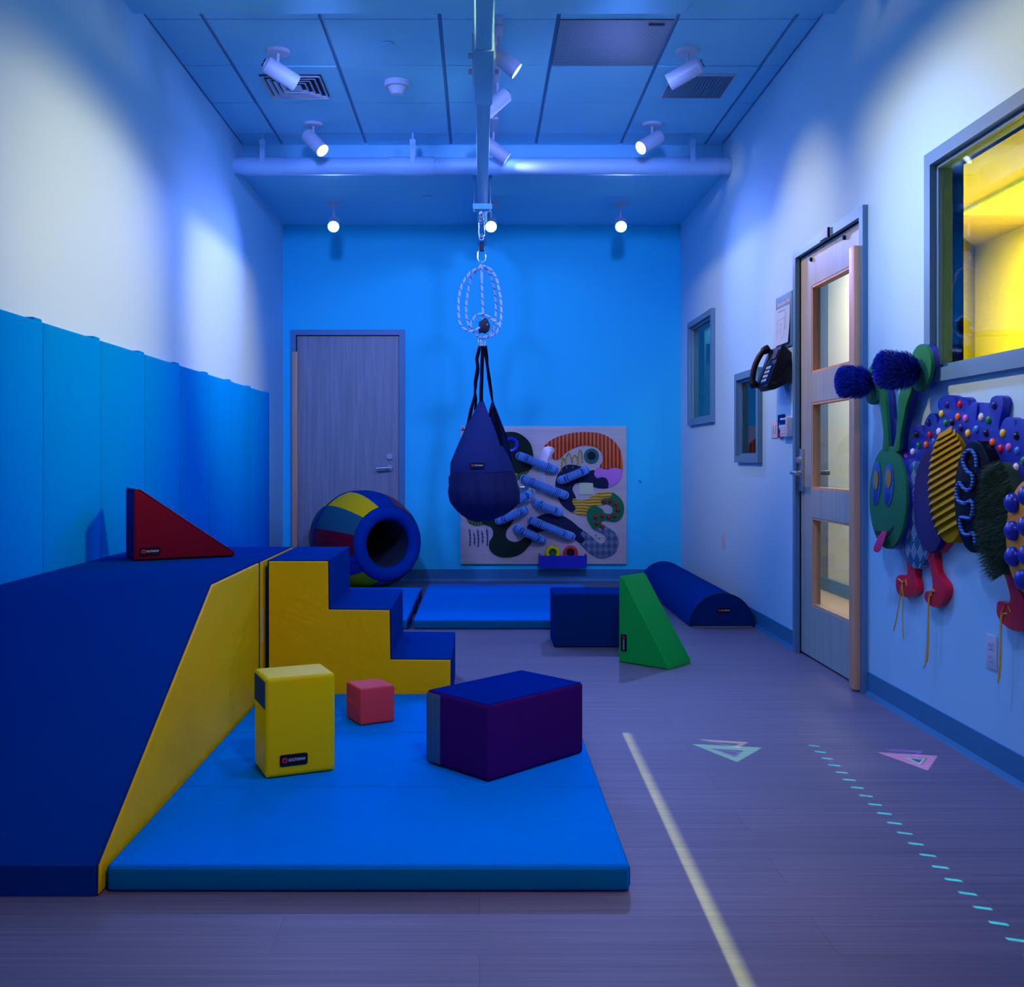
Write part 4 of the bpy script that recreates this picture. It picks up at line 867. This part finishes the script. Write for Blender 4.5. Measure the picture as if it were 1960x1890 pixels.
def chain(pts, m, name, r=0.0028, lk=0.020, off=0.008):
    P = spline([bp(u, v, bt+off) for u, v in pts], 10, False); L = [0]
    for x, y in zip(P, P[1:]): L.append(L[-1]+(y-x).length)
    n = max(2, int(L[-1]/(lk*0.72))); b = MB()
    for i in range(n):
        s = L[-1]*(i+0.5)/n; j = next((z for z in range(len(L)-1) if L[z+1] >= s), len(L)-2); T = (P[j+1]-P[j]).normalized(); c_ = P[j].lerp(P[j+1], (s-L[j])/max(1e-9, L[j+1]-L[j]))
        N = Vector((T.z, 0, -T.x)) if i % 2 else Vector((0, -1, 0)); hw = lk*0.26; hl = lk*0.5
        b.tube([c_+T*(hl*math.sin(a))+N*(hw*math.cos(a)) for a in (2*PI*k_/10 for k_ in range(10))], r, 5, closed=True)
    return b.build(name, m, sb)
for k_, pts in enumerate(([(1168,562),(1172,470),(1185,422),(1205,450),(1222,530)], [(1222,530),(1215,440),(1238,375),(1265,400),(1288,525)], [(1288,525),(1280,440),(1308,390),(1330,420),(1343,508)], [(1343,508),(1345,400),(1362,335),(1382,380),(1385,470)])): chain(pts, M['chainy'], 'yellow_chain')
for (u, v0, v1) in ((215,1158,1335),(260,1195,1325),(300,1162,1342),(345,1182,1310),(395,1155,1330)): chain([(u-6, v0), (u+3, (v0+v1)/2), (u, v1)], M['chainb'], 'blue_chain')
a, c = bp(930, 1550, bt), bp(1422, 1428, bt)
tray = MB().box((a.x, YB-bt-0.10, a.z), (c.x, YB-bt-0.088, c.z)).box((a.x, YB-bt-0.088, a.z), (a.x+0.012, YB-bt, c.z+0.012)).box((c.x-0.012, YB-bt-0.088, a.z), (c.x, YB-bt, c.z+0.012)).box((a.x+0.012, YB-bt-0.088, a.z), (c.x-0.012, YB-bt, a.z+0.012)).build('tray', M['royal'], sb, smooth=0)
ringo('yellow_ring', 1075, 1405, 58, 20, M['lemon'], 0.03); disc('ring_centre', 1075, 1405, 44, M['black'], 0, 0.012); disc('green_button', 1077, 1408, 30, M['sb_green'], 0.012, 0.018)
ringo('red_ring', 1260, 1405, 58, 20, M['redlogo'], 0.03); disc('ring_centre', 1260, 1405, 42, M['black'], 0, 0.012)
for u, v in ((142,112),(150,128),(132,130)): disc('screw', u, v, 9, M['dark'], 0, 0.002)
hk = BW(1224, 920)
o = MB().cyl((hk.x, YB, hk.z), (hk.x, YB-0.03, hk.z), 0.006, 10).sphere((hk.x, YB-0.032, hk.z), 0.010, 10, 8).build('wall_hook', M['satin']); tag(o, 'small metal hook on the rear wall right of the sensory board', 'hook')

# ------------------------------------------------------------------ caterpillar on the right wall
ct = thing('caterpillar_panel', 'colourful caterpillar wall panel with fuzzy antennae and textured body segments', 'wall panel', (XR, 3.9, 0.6))
M['c_green'] = mat('green_felt_head', (0.001, 0.19, 0.07), 0.95, bump=0.5, bscale=500); M['c_blue'] = mat('royal_blue_gloss', (0.012, 0.03, 0.42), 0.3)
M['c_eyeb'] = mat('eye_blue', (0.015, 0.10, 0.42), 0.6); M['c_eyey'] = mat('eye_ochre', (0.36, 0.25, 0.02), 0.5)
M['c_tongue'] = mat('pink_tongue', (0.75, 0.03, 0.16), 0.5); M['c_red'] = mat('crimson_boot', (0.70, 0.006, 0.04), 0.3)
M['c_diam'] = hatch_mat('teal_diamond_sheet', (0.012, 0.11, 0.24), (0.55, 0.66, 0.80), 1, 17)
M['c_velvet'] = mat('navy_plush', (0.008, 0.012, 0.14), 0.95, bump=0.5, bscale=400); M['c_ochre'] = mat('ochre_corrugated', (0.40, 0.27, 0.0), 0.6, spec=0.08)
M['c_black'] = mat('black_lacquer', (0.002, 0.003, 0.010), 0.25, spec=0.12); M['c_grass'] = mat('dark_green_bristle', (0.008, 0.06, 0.018), 0.5); M['c_gold'] = mat('golden_yellow_panel', (0.72, 0.34, 0.01), 0.4)
M['c_cord'] = stripe_mat('blue_cord', (0.01, 0.10, 0.45), (0.04, 0.24, 0.75), 'Z', 28, bump=0.8); M['c_pom'] = mat('blue_bristle', (0.010, 0.035, 0.50), 0.5); 
nt_ = M['c_pom'].node_tree; gi = nt_.nodes.new('ShaderNodeNewGeometry'); cr_ = nt_.nodes.new('ShaderNodeValToRGB')
cr_.color_ramp.elements[0].color = (0.002, 0.012, 0.22, 1); cr_.color_ramp.elements[1].color = (0.03, 0.10, 0.85, 1)
nt_.links.new(gi.outputs['Random Per Island'], cr_.inputs[0]); nt_.links.new(cr_.outputs[0], nt_.nodes['Principled BSDF'].inputs['Base Color'])
M['c_lace'] = mat('yellow_lace', (0.75, 0.45, 0.05), 0.7); M['c_dark'] = mat('dark_gap', (0.002, 0.01, 0.008), 0.9)
def crw(u, v, off): return RW(*cz(u, v), off)
def wall_prism(name, pts, m, off, th, smooth_n=0, bevel=0.005, parent=None, back_mat=None):
    P = [(q.x, q.y) for q in spline([(u, v, 0) for u, v in pts], smooth_n)] if smooth_n else pts
    f = [crw(u, v, off) for u, v in P]; k = [Vector((XR-off+th, q.y, q.z)) for q in f]
    return MB().prism3(f, k, bevel, 2).build(name, m, parent or ct)
crest = [(470,790),(472,735),(505,692),(505,650),(530,636),(542,612),(524,580),(545,550),(580,555),(590,592),(598,530),(632,478),(664,490),(674,542),(692,482),(676,430),(692,385),(732,367),(776,378),(786,430),(790,462),(800,396),(830,379),(856,395),(864,432),(886,411),(912,420),(912,470),(906,524),(926,470),(930,420),(960,414),(984,432),(1000,385),(1040,369),(1070,395),(1064,460),(1048,530),(1046,582),(1072,520),(1102,500),(1136,515),(1146,556),(1160,522),(1200,512),(1230,560),(1262,640),(1300,700),(1330,800),(1330,900),(1200,960),(1100,930),(1000,820),(880,740),(760,720),(640,790),(540,830)]
wall_prism('crest', crest, M['c_blue'], 0.030, 0.0295, 4)
dcol = {'l': (0.55,0.16,0.60), 'w': (0.72,0.76,0.85), 'g': (0.01,0.24,0.09), 'o': (0.85,0.16,0.01), 'k': (0.006,0.006,0.02), 'n': (0.012,0.02,0.24), 'r': (0.60,0.01,0.03), 'b': (0.03,0.20,0.75), 'y': (0.80,0.68,0.03)}
DM = {k_: mat('bead_'+k_, v, 0.2) for k_, v in dcol.items()}
for k_, u, v in (('l',485,738),('w',526,710),('g',562,672),('o',608,666),('k',552,605),('n',622,535),('r',630,606),('w',684,588),('b',655,648),('y',700,480),('n',733,425),('g',725,535),('k',765,530),('r',810,423),('o',800,498),('l',845,508),('n',818,563),('y',860,597),('b',910,573),('w',940,500),('g',984,517),('n',1018,428),('k',969,595),('y',1070,597),('o',1008,652),('r',1056,690),('l',1105,682),('b',1158,703),('k',1152,613),('w',1150,803),('g',1195,765)):
    MB().sphere(crw(u, v, 0.031), 0.0145, 12, 8, sc=(0.6,1,1)).build('bead', DM[k_], ct)
wall_prism('leg', [(480,1340),(545,1335),(543,1395),(540,1470),(551,1520),(545,1560),(500,1586),(440,1570),(421,1510),(430,1460),(460,1452),(472,1476),(488,1462),(490,1390)], M['c_red'], 0.028, 0.0275, 3)
wall_prism('leg', [(600,1280),(655,1270),(658,1350),(672,1440),(716,1500),(726,1550),(706,1610),(665,1649),(618,1630),(594,1590),(602,1550),(636,1545),(643,1500),(630,1420),(612,1350)], M['c_red'], 0.028, 0.0275, 3)
wall_prism('leg', [(650,1300),(735,1225),(735,1262),(690,1318)], M['c_red'], 0.026, 0.0255, 0)
wall_prism('leg', [(1075,1440),(1135,1430),(1165,1540),(1205,1620),(1215,1700),(1200,1770),(1150,1796),(1080,1760),(1034,1700),(1029,1640),(1046,1607),(1100,1620),(1110,1580),(1088,1490)], M['c_red'], 0.030, 0.0295, 3)
# body segments, rear ones closest to the wall
wall_prism('diamond_segment', ell(545, 1090, 103, 326), M['c_diam'], 0.034, 0.0335)
wall_prism('plush_segment', ell(628, 1010, 102, 308), M['c_velvet'], 0.048, 0.047, bevel=0.008)
wall_prism('corrugated_base', ell(742, 926, 108, 334), M['c_ochre'], 0.050, 0.049)
for k_ in range(15):                                     # slanted ridges of the corrugated segment
    v0 = 1262-k_*44
    t0 = (v0-926)/334
    if abs(t0) > 0.97: continue
    ul = 742-118*math.sqrt(max(0, 1-t0*t0)); dv = 0.62
    # right end on the ellipse
    ur = ul
    for q in range(400):
        uq = ul+q*0.6; vq = v0-dv*(uq-ul)
        if ((uq-742)/108)**2+((vq-926)/334)**2 <= 1.0: ur = uq
    if ur-ul < 25: continue
    a_, b_ = (ul-4, v0), (ur, v0-dv*(ur-ul)); h = 43.5
    lo = [crw(a_[0], a_[1], 0.0505), crw(b_[0], b_[1], 0.0505)]; hi = [crw(a_[0]+12, a_[1]-h, 0.0505), crw(b_[0]+3, b_[1]-h, 0.0505)]; md = [crw(a_[0]-8, a_[1]-h*0.16, 0.064), crw(b_[0], b_[1]-h*0.16, 0.064)]
    MB().prism3([lo[0], md[0], hi[0]], [lo[1], md[1], hi[1]]).build('ridge', M['c_ochre'], ct, smooth=0)
wall_prism('black_segment', ell(893, 980, 120, 341), M['c_black'], 0.068, 0.067, bevel=0.008)
MB().tube(spline([crw(u, v, 0.075) for u, v in ((910,800),(905,740),(880,700),(845,710),(828,760),(850,820),(885,850),(885,910),(860,942),(830,925),(805,895),(790,940),(800,1000),(840,1020),(880,1005),(888,1060),(870,1110),(835,1105),(812,1110),(815,1170),(845,1210),(890,1200),(900,1240),(905,1268))], 5, False), 0.0062, 8).build('squiggle_cord', M['c_cord'], ct)
wall_prism('bristle_base', ell(1036, 1112, 96, 340), M['c_grass'], 0.070, 0.069)
b = MB()
for i in range(4200):
    a = random.random()*2*PI; r_ = math.sqrt(random.random()); u, v = 1036+106*r_*math.cos(a), 1112+358*r_*math.sin(a)
    p = crw(u, v, 0.070); d = Vector((-0.022-random.random()*0.012, random.uniform(-.014,.014), random.uniform(-.012,.006)-0.010)); s_ = Vector((0, random.uniform(-1,1), random.uniform(-1,1))).normalized()*0.0011
    b.poly([p-s_, p+s_, p+d])
b.build('bristles', M['c_grass'], ct, smooth=0)['kind'] = 'stuff'
wall_prism('gold_segment', ell(1222, 1222, 138, 346), M['c_gold'], 0.090, 0.089, bevel=0.006)
for u, v in ((1130,1018),(1215,975),(1130,1186),(1212,1160),(1133,1342),(1215,1335),(1192,1482),(1290,1090),(1292,1280)):
    MB().sphere(crw(u, v, 0.092), 0.032, 18, 12, sc=(0.75,1,1)).build('dome', M['c_blue'], ct)
for k_, pts in enumerate(([(438,1475),(462,1500),(452,1560),(440,1650),(425,1730),(410,1790)], [(470,1490),(462,1510),(468,1600),(465,1700),(470,1840)], [(645,1552),(628,1572),(620,1620),(618,1720),(612,1900),(602,1990),(590,2010)], [(640,1570),(626,1600),(622,1720),(620,1900),(612,1975)], [(1080,1640),(1062,1680),(1055,1760),(1055,1890),(1050,2000),(1040,2105)], [(1094,1684),(1066,1700),(1058,1800),(1058,1950),(1048,2080)], [(484,1482),(490,1516)], [(640,1535),(660,1552)], [(1103,1640),(1117,1678)])):
    MB().tube(spline([crw(u, v, 0.0315) for u, v in pts], 6, False) if len(pts) > 2 else [crw(u, v, 0.0315) for u, v in pts], 0.0026, 6).build('lace', M['c_lace'], ct)
# head, antennae, pompoms
HO = 0.062
def antenna(stalk, disc_):
    for nm, m_, o_, t_ in (('antenna_core', M['c_blue'], 0.050, 0.035), ('antenna', M['c_green'], 0.064, 0.0135)):
        wall_prism(nm, stalk, m_, o_, t_, 4, 0.003); wall_prism(nm, disc_, m_, o_+0.0008, t_, 0, 0.004)
antenna([(345,690),(348,600),(335,480),(320,390),(300,330),(310,270),(340,300),(357,350),(366,470),(374,560),(378,690)], ell(290, 298, 54, 128, 36, 0.12))
antenna([(408,700),(425,600),(432,480),(440,380),(460,320),(520,290),(515,345),(488,420),(468,520),(450,620),(442,700)], ell(570, 202, 66, 144, 36, 0.08))
wall_prism('head_back', ell(388, 985, 110, 312), M['c_blue'], 0.052, 0.050, bevel=0.004)
hd = wall_prism('head', [(375+112*math.cos(a), 985+310*math.sin(a)) for a in (2*PI*i/48 for i in range(48))], M['c_green'], HO, 0.012, bevel=0.004)
for (cu, cv, ru, rv) in ((307, 898, 25, 133), (379, 908, 31, 128)):
    MB().prism3([crw(u, v, HO+0.0025) for u, v in ell(cu, cv, ru, rv, 32, 0.05)], [crw(u, v, HO-0.001) for u, v in ell(cu, cv, ru, rv, 32, 0.05)]).build('eye', M['c_eyeb'], ct)
for (cu, cv, ru, rv) in ((303, 880, 15, 60), (378, 872, 18, 58)):
    MB().prism3([crw(u, v, HO+0.005) for u, v in ell(cu, cv, ru, rv, 28, 0.05)], [crw(u, v, HO+0.002) for u, v in ell(cu, cv, ru, rv, 28, 0.05)]).build('pupil', M['c_eyey'], ct)
mo = [(300,1186),(330,1192),(362,1194),(390,1180),(412,1150),(405,1178),(385,1205),(360,1222),(330,1215),(306,1200)]
MB().prism3([crw(q.x, q.y, HO+0.0015) for q in spline([(u, v, 0) for u, v in mo], 3)], [crw(q.x, q.y, HO-0.001) for q in spline([(u, v, 0) for u, v in mo], 3)]).build('mouth', M['c_dark'], ct)
MB().prism3([crw(q.x, q.y, 0.090) for q in spline([(u, v, 0) for u, v in ((368,1196),(345,1190),(318,1225),(294,1275),(290,1305),(310,1316),(330,1305),(350,1255))], 4)], [crw(q.x, q.y, 0.078) for q in spline([(u, v, 0) for u, v in ((368,1196),(345,1190),(318,1225),(294,1275),(290,1305),(310,1316),(330,1305),(350,1255))], 4)], 0.003).build('tongue', M['c_tongue'], ct)
MB().tube([crw(358, 1215, 0.062), crw(350, 1225, 0.082)], 0.008, 8).build('tongue_root', M['c_tongue'], ct)
def pompom(u, v, length, rad):
    c = crw(u, v, 0.065); b = MB(); ax_ = Vector((-1, 0, 0.03)).normalized()
    b.tube([c, c+ax_*0.03, c+ax_*length*0.6], [rad*0.2, rad*0.3, rad*0.3], 10)
    for i in range(5200):
        a = random.random()*2*PI; rd = Vector((0, math.cos(a), math.sin(a)))
        if random.random() < 0.62:      # tuft side
            t_ = random.random()**0.8; rr = rad*(0.55+0.45*min(1, t_*3.2)**0.7)*random.uniform(0.86, 1.10); tip = c+ax_*(length*(0.05+0.85*t_))+rd*rr
        else:                           # rounded far end
            q = math.sqrt(random.random()); rr = rad*q; tip = c+ax_*(length*(0.86+0.16*math.sqrt(max(0, 1-q*q)))*random.uniform(0.96, 1.03))+rd*rr
        root = c+ax_*(length*0.45*max(0, (tip-c).dot(ax_)/length-0.1))+rd*rad*0.18
        s_ = (rd.cross(tip-root).normalized()+(tip-root).cross(Vector((random.uniform(-1,1), random.uniform(-1,1), random.uniform(-1,1)))).normalized()*0.9).normalized()*0.0016
        b.poly([root-s_*0.6, root+s_*0.6, tip+s_*0.5, tip-s_*0.5])
    o = b.build('pompom', M['c_pom'], ct, smooth=0); o['kind'] = 'stuff'
pompom(282, 292, 0.150, 0.068); pompom(560, 222, 0.162, 0.074)

# ------------------------------------------------------------------ things on the right wall
def wq(u, v, off=0): return RW(1430+u/5.908, 540+v/5.908, off)
t = thing('evacuation_sign', 'grey evacuation plan sign holder with a white floor plan sheet', 'sign', (XR, 5.78, 1.70))
MB().box((XR-0.010, 5.638, 1.700), (XR, 5.942, 2.008), 0.003).build('sign_plate', M['frame'], t)
text_mesh('Evacuation Plan', RF(5.79, 1.962, 0.0105), 0.036, t, M['whitetext'], squash=1.05)
m, nt, bs = nmat('printed_plan'); bs.inputs['Base Color'].default_value = (0.36, 0.58, 0.80, 1); bs.inputs['Roughness'].default_value = 0.7
b = MB(); b.grid(lambda u, v: Vector((XR-0.012-0.012*v*v-0.004*math.sin(PI*u), 5.950-0.285*u, 1.935-0.215*v)), 6, 6); sh = b.build('plan_sheet', m, t, smooth=80)
M['ink'] = mat('grey_ink', (0.20, 0.26, 0.40), 0.7)
def sheet_pt(a, c): v = (1.935-c)/0.215; return Vector((XR-0.0175-0.012*v*v, a, c))
text_mesh('EVACUATION PLAN', RF(5.80, 1.915, 0.0170), 0.016, sh, M['ink'])
b = MB()
for (a0, z0, a1, z1) in ((5.88,1.87,5.74,1.87),(5.88,1.87,5.89,1.80),(5.89,1.80,5.86,1.76),(5.74,1.87,5.74,1.77),(5.86,1.84,5.80,1.84),(5.80,1.84,5.80,1.77),(5.72,1.90,5.72,1.80),(5.73,1.90,5.73,1.80),(5.83,1.82,5.87,1.79),(5.78,1.75,5.74,1.77),(5.84,1.80,5.80,1.80)):
    b.tube([sheet_pt(a0, z0), sheet_pt(a1, z1)], 0.0005, 4)
b.build('plan_lines', M['ink'], sh, smooth=0)
# telephone
t = thing('wall_telephone', 'black office telephone with handset mounted on the wall beside the door', 'telephone', (XR, 5.78, 1.45))
pr = [(XR, 1.66), (1.712, 1.705), (1.696, 1.700), (1.615, 1.475), (1.628, 1.452), (1.66, 1.455), (XR, 1.50)]
MB().prism3([Vector((x, 5.665, z)) for x, z in pr], [Vector((x, 5.845, z)) for x, z in pr], 0.005, 2, True).build('phone_body', M['black'], t)
fx = Vector((1.615-1.696, 0, 1.475-1.700)).normalized(); fn = Vector((fx.z, 0, -fx.x)); ff = Fr((1.696, 5.845, 1.700), (0,-1,0), -fx, fn)
kp = MB().box((0.02, -0.225, 0.0), (0.165, -0.105, 0.005), 0.002, fr=ff).build('keypad', M['navyd'], t)
for r_ in range(4):
    for c_ in range(3): MB().box((0.055+0.032*c_, -0.212+0.026*r_, 0.005), (0.077+0.032*c_, -0.196+0.026*r_, 0.009), 0.001, fr=ff).build('key', M['white_dim'] if r_ >= 0 else M['black'], kp, smooth=0)
MB().box((0.08, -0.075, 0.0), (0.165, -0.02, 0.006), 0.002, fr=ff).build('display', M['dark'], t)
hs = [ff.p(-0.035, 0.005, 0.012), ff.p(-0.035, -0.03, 0.040), ff.p(-0.035, -0.09, 0.052), ff.p(-0.035, -0.15, 0.050), ff.p(-0.035, -0.205, 0.036), ff.p(-0.035, -0.235, 0.010)]
MB().tube(spline(hs, 5, False), [0.024 if i < 5 or i > 20 else 0.017 for i in range(26)], 12).build('handset', M['black'], t)
MB().box((-0.06, -0.235, -0.03), (0.0, 0.0, 0.004), 0.004, fr=ff).build('cradle', M['black'], t)
cp = [Vector((1.64, 5.70, 1.50)), Vector((1.66, 5.655, 1.49)), Vector((1.70, 5.645, 1.53)), Vector((1.73, 5.655, 1.58)), Vector((1.745, 5.66, 1.62))]
P_ = spline(cp, 14, False); MB().tube([p_+Vector((0, 0.006*math.cos(i*1.6), 0.006*math.sin(i*1.6))) for i, p_ in enumerate(P_)], 0.0028, 6).build('coiled_cord', M['black'], t)
# acrylic holder
t = thing('acrylic_holder', 'clear acrylic holder with a white sensor beside the black telephone', 'holder', (XR, 5.66, 1.50))
a, c = wq(428, 1170), wq(515, 885)
MB().box((XR-0.028, c.y, a.z), (XR-0.001, a.y, c.z-0.01), 0.004).build('cover', M['acrylic'], t)
MB().box((XR-0.016, c.y+0.02, a.z+0.07), (XR-0.006, a.y-0.02, c.z-0.03), 0.003).build('insert', M['white_dim'], t)
MB().tube([wq(465,1180,0.01), wq(468,1225,0.015), wq(485,1246,0.016), wq(503,1225,0.015), wq(506,1175,0.01)], 0.003, 6).build('bottom_clip', M['acrylic'], t)
def wall_plate(name, label, cat, q, th, m, r=0.003):
    a, c = wq(q[0], q[3]), wq(q[2], q[1])
    t = thing(name, label, cat, (XR, (a.y+c.y)/2, a.z)); lo = (XR-th, min(a.y, c.y), min(a.z, c.z)); hi = (XR, max(a.y, c.y), max(a.z, c.z))
    MB().box(lo, hi, r).build('plate', m, t); return t, lo, hi
t, lo, hi = wall_plate('light_switch', 'white double light switch plate left of the dark controller', 'switch', (281, 1560, 350, 1770), 0.006, M['white_dim'])
for k_ in (0.25, 0.62):
    y0 = lo[1]+(hi[1]-lo[1])*k_; MB().box((XR-0.010, y0-0.008, lo[2]+0.03), (XR-0.005, y0+0.012, hi[2]-0.03), 0.001).build('rocker', M['white'], t)
t, lo, hi = wall_plate('wall_controller', 'dark blue wall controller with a round dial', 'controller', (372, 1495, 432, 1765), 0.014, M['navyd'])
yc_, zc_ = (lo[1]+hi[1])/2, lo[2]+(hi[2]-lo[2])*0.48
MB().cyl((XR-0.013, yc_, zc_), (XR-0.017, yc_, zc_), 0.020, 24).build('dial', M['frame'], t); MB().box((XR-0.0145, lo[1]+0.002, lo[2]+0.002), (XR-0.013, hi[1]-0.002, lo[2]+0.032)).build('red_strip', M['redv'], t, smooth=0); MB().cyl((XR-0.017, yc_, zc_), (XR-0.018, yc_, zc_), 0.003, 8).build('status_light', emit('cyan_led', (0.3, 0.9, 1), 2), t)
t, lo, hi = wall_plate('remote_holder', 'white remote control in a wall holder beside the dark controller', 'remote', (437, 1530, 517, 1755), 0.034, M['white'], 0.005)
MB().box((XR-0.0355, lo[1]+0.025, hi[2]-0.038), (XR-0.033, hi[1]-0.006, hi[2]-0.012)).build('screen', M['navyv'], t, smooth=0)
for k_ in range(3): MB().box((XR-0.0355, lo[1]+0.03, lo[2]+0.02+0.016*k_), (XR-0.033, hi[1]-0.014, lo[2]+0.028+0.016*k_)).build('button', M['white_dim'], t, smooth=0)
for nm, q, lab in (('outlet', (1383, 1019, 1388.6, 1050), 'small white wall outlet above the half-round bolster'), ('outlet', (1890.5, 1213, 1908.5, 1283), 'white wall outlet below the caterpillar boots')):
    a, c = RW(q[0], q[3]), RW(q[2], q[1]); yc_ = (a.y+c.y)/2; zc_ = (RW((q[0]+q[2])/2, q[1]).z+RW((q[0]+q[2])/2, q[3]).z)/2
    t = thing(nm, lab, 'outlet', (XR, yc_, zc_-0.06)); MB().box((XR-0.005, yc_-0.036, zc_-0.058), (XR, yc_+0.036, zc_+0.058), 0.002).build('plate', M['white_dim'], t)
    for s in (-1, 1):
        MB().box((XR-0.0065, yc_-0.017, zc_+s*0.021-0.014), (XR-0.0045, yc_+0.017, zc_+s*0.021+0.014), 0.0008).build('socket', M['white'], t)
        MB().box((XR-0.0070, yc_-0.008, zc_+s*0.021-0.003), (XR-0.0060, yc_-0.006, zc_+s*0.021+0.006)).box((XR-0.0070, yc_+0.006, zc_+s*0.021-0.003), (XR-0.0060, yc_+0.008, zc_+s*0.021+0.006)).build('slots', M['dark'], t, smooth=0)

# ------------------------------------------------------------------ floor projector: a ceiling projector throws a line, dashes and triangles on the floor
PJ = Vector((0.95, 2.75, FRONT-0.13))
t = thing('floor_projector', 'white projector under the front soffit throwing light shapes on the floor', 'projector', (PJ.x, PJ.y, FRONT))
MB().box((PJ.x-0.12, PJ.y-0.10, FRONT-0.10), (PJ.x+0.12, PJ.y+0.10, FRONT), 0.01).build('housing', M['white'], t)
b = MB(); b.tube([(PJ.x, PJ.y, FRONT-0.10), (PJ.x, PJ.y, FRONT-0.115)], 0.03, 20); b.build('lens_barrel', M['black'], t)
l = bpy.data.lights.new('projector_lamp', 'SPOT'); l.energy = 760; l.spot_size = math.radians(60); l.spot_blend = 0.02; l.shadow_soft_size = 0.002; l.use_nodes = True
lo = bpy.data.objects.new('projector_lamp', l); COL.objects.link(lo); lo.location = PJ; par(lo, t)
nt = l.node_tree; em = nt.nodes['Emission']
tc = node(nt, 'ShaderNodeTexCoord'); sp_ = node(nt, 'ShaderNodeSeparateXYZ'); nt.links.new(tc.outputs['Normal'], sp_.inputs[0])
def Q(op, a, b_=None, c=None):
    n = node(nt, 'ShaderNodeMath', operation=op)
    for i, v in enumerate((a, b_, c)):
        if v is None: continue
        if isinstance(v, (int, float)): n.inputs[i].default_value = v
        else: nt.links.new(v, n.inputs[i])
    return n.outputs[0]
WX = Q('ADD', Q('MULTIPLY', Q('DIVIDE', sp_.outputs[0], sp_.outputs[2]), -PJ.z), PJ.x)
WY = Q('ADD', Q('MULTIPLY', Q('DIVIDE', sp_.outputs[1], sp_.outputs[2]), -PJ.z), PJ.y)
def ramp(v, a, b_): # 0 at a, 1 at b_
    n = node(nt, 'ShaderNodeMapRange'); nt.links.new(v, n.inputs[0]); n.inputs[1].default_value = a; n.inputs[2].default_value = b_; return n.outputs[0]
acc = []   # (mask, colour)
lx = Q('SUBTRACT', WX, Q('MULTIPLY', WY, 0.017)); x0 = 0.519-0.017*2.026
line = Q('MULTIPLY', Q('MULTIPLY', ramp(lx, x0-0.001, x0+0.005), ramp(lx, x0+0.042, x0+0.018)), Q('MULTIPLY', Q('LESS_THAN', WY, 3.912), Q('GREATER_THAN', WY, 1.5)))
acc.append((line, (0.80, 0.95, 0.22)))
dx = Q('SUBTRACT', Q('SUBTRACT', WX, Q('MULTIPLY', WY, 0.036)), 1.183-0.036*2.224)
ph = Q('FRACT', Q('ADD', Q('DIVIDE', Q('SUBTRACT', Q('ADD', WY, Q('MULTIPLY', dx, 0.35)), 2.224), 0.0794), 0.5+20))
dash = Q('MULTIPLY', Q('MULTIPLY', Q('LESS_THAN', Q('ABSOLUTE', dx), 0.0185), Q('LESS_THAN', Q('ABSOLUTE', Q('SUBTRACT', ph, 0.5)), 0.085)), Q('MULTIPLY', Q('LESS_THAN', WY, 3.765), Q('GREATER_THAN', WY, 1.7)))
acc.append((dash, (0.0, 1.5, 1.25)))
def fp(u, v):
    X_, Y_ = 1100+u/2.279, 1360+v/2.279; Yd = EYE*F/(Y_-CY); return ((X_-CX)/F*Yd, Yd)
def tri(pts):
    m_ = None; cx_ = sum(p[0] for p in pts)/3; cy_ = sum(p[1] for p in pts)/3
    for (ax_, ay_), (bx_, by_) in zip(pts, pts[1:]+pts[:1]):
        nx, ny = by_-ay_, -(bx_-ax_); L_ = math.hypot(nx, ny); nx /= L_; ny /= L_; d = nx*ax_+ny*ay_
        if nx*cx_+ny*cy_ > d: nx, ny, d = -nx, -ny, -d
        e = Q('ADD', Q('MULTIPLY', WX, nx), Q('MULTIPLY', WY, ny)); mk = ramp(e, d+0.002, d-0.002)
        m_ = mk if m_ is None else Q('MULTIPLY', m_, mk)
    return m_
def tring(uv_out, uv_in, col, k=1.0):
    acc.append((Q('MULTIPLY', Q('SUBTRACT', tri([fp(*p) for p in uv_out]), tri([fp(*p) for p in uv_in])), k), col))
tring([(510,147),(818,163),(708,226)], [(592,167),(738,176),(700,204)], (0.30, 1.0, 0.45))
tring([(600,172),(732,180),(700,200)], [(630,178),(712,184),(696,194)], (0.5, 0.5, 0.75), 0.5)
tring([(537,126),(758,139),(715,164)], [(590,137),(720,146),(695,156)], (0.85, 0.85, 0.30), 0.8)
tring([(1318,183),(1583,199),(1540,263)], [(1425,203),(1540,210),(1510,242)], (0.85, 0.38, 0.75))
tring([(1430,204),(1532,211),(1508,240)], [(1462,210),(1516,215),(1502,230)], (0.55, 1.0, 0.85))
tring([(1345,168),(1517,178),(1500,200)], [(1395,177),(1492,184),(1480,193)], (0.35, 0.10, 0.95), 0.7)
tot = None
for mk, col in acc:
    n = node(nt, 'ShaderNodeMix', data_type='RGBA'); n.inputs[6].default_value = (0,0,0,1); n.inputs[7].default_value = (*col, 1); nt.links.new(mk, n.inputs[0])
    if tot is None: tot = n.outputs[2]
    else:
        a_ = node(nt, 'ShaderNodeMix', data_type='RGBA', blend_type='ADD'); a_.inputs[0].default_value = 1; nt.links.new(tot, a_.inputs[6]); nt.links.new(n.outputs[2], a_.inputs[7]); tot = a_.outputs[2]
nt.links.new(tot, em.inputs['Color']); em.inputs['Strength'].default_value = 1.0
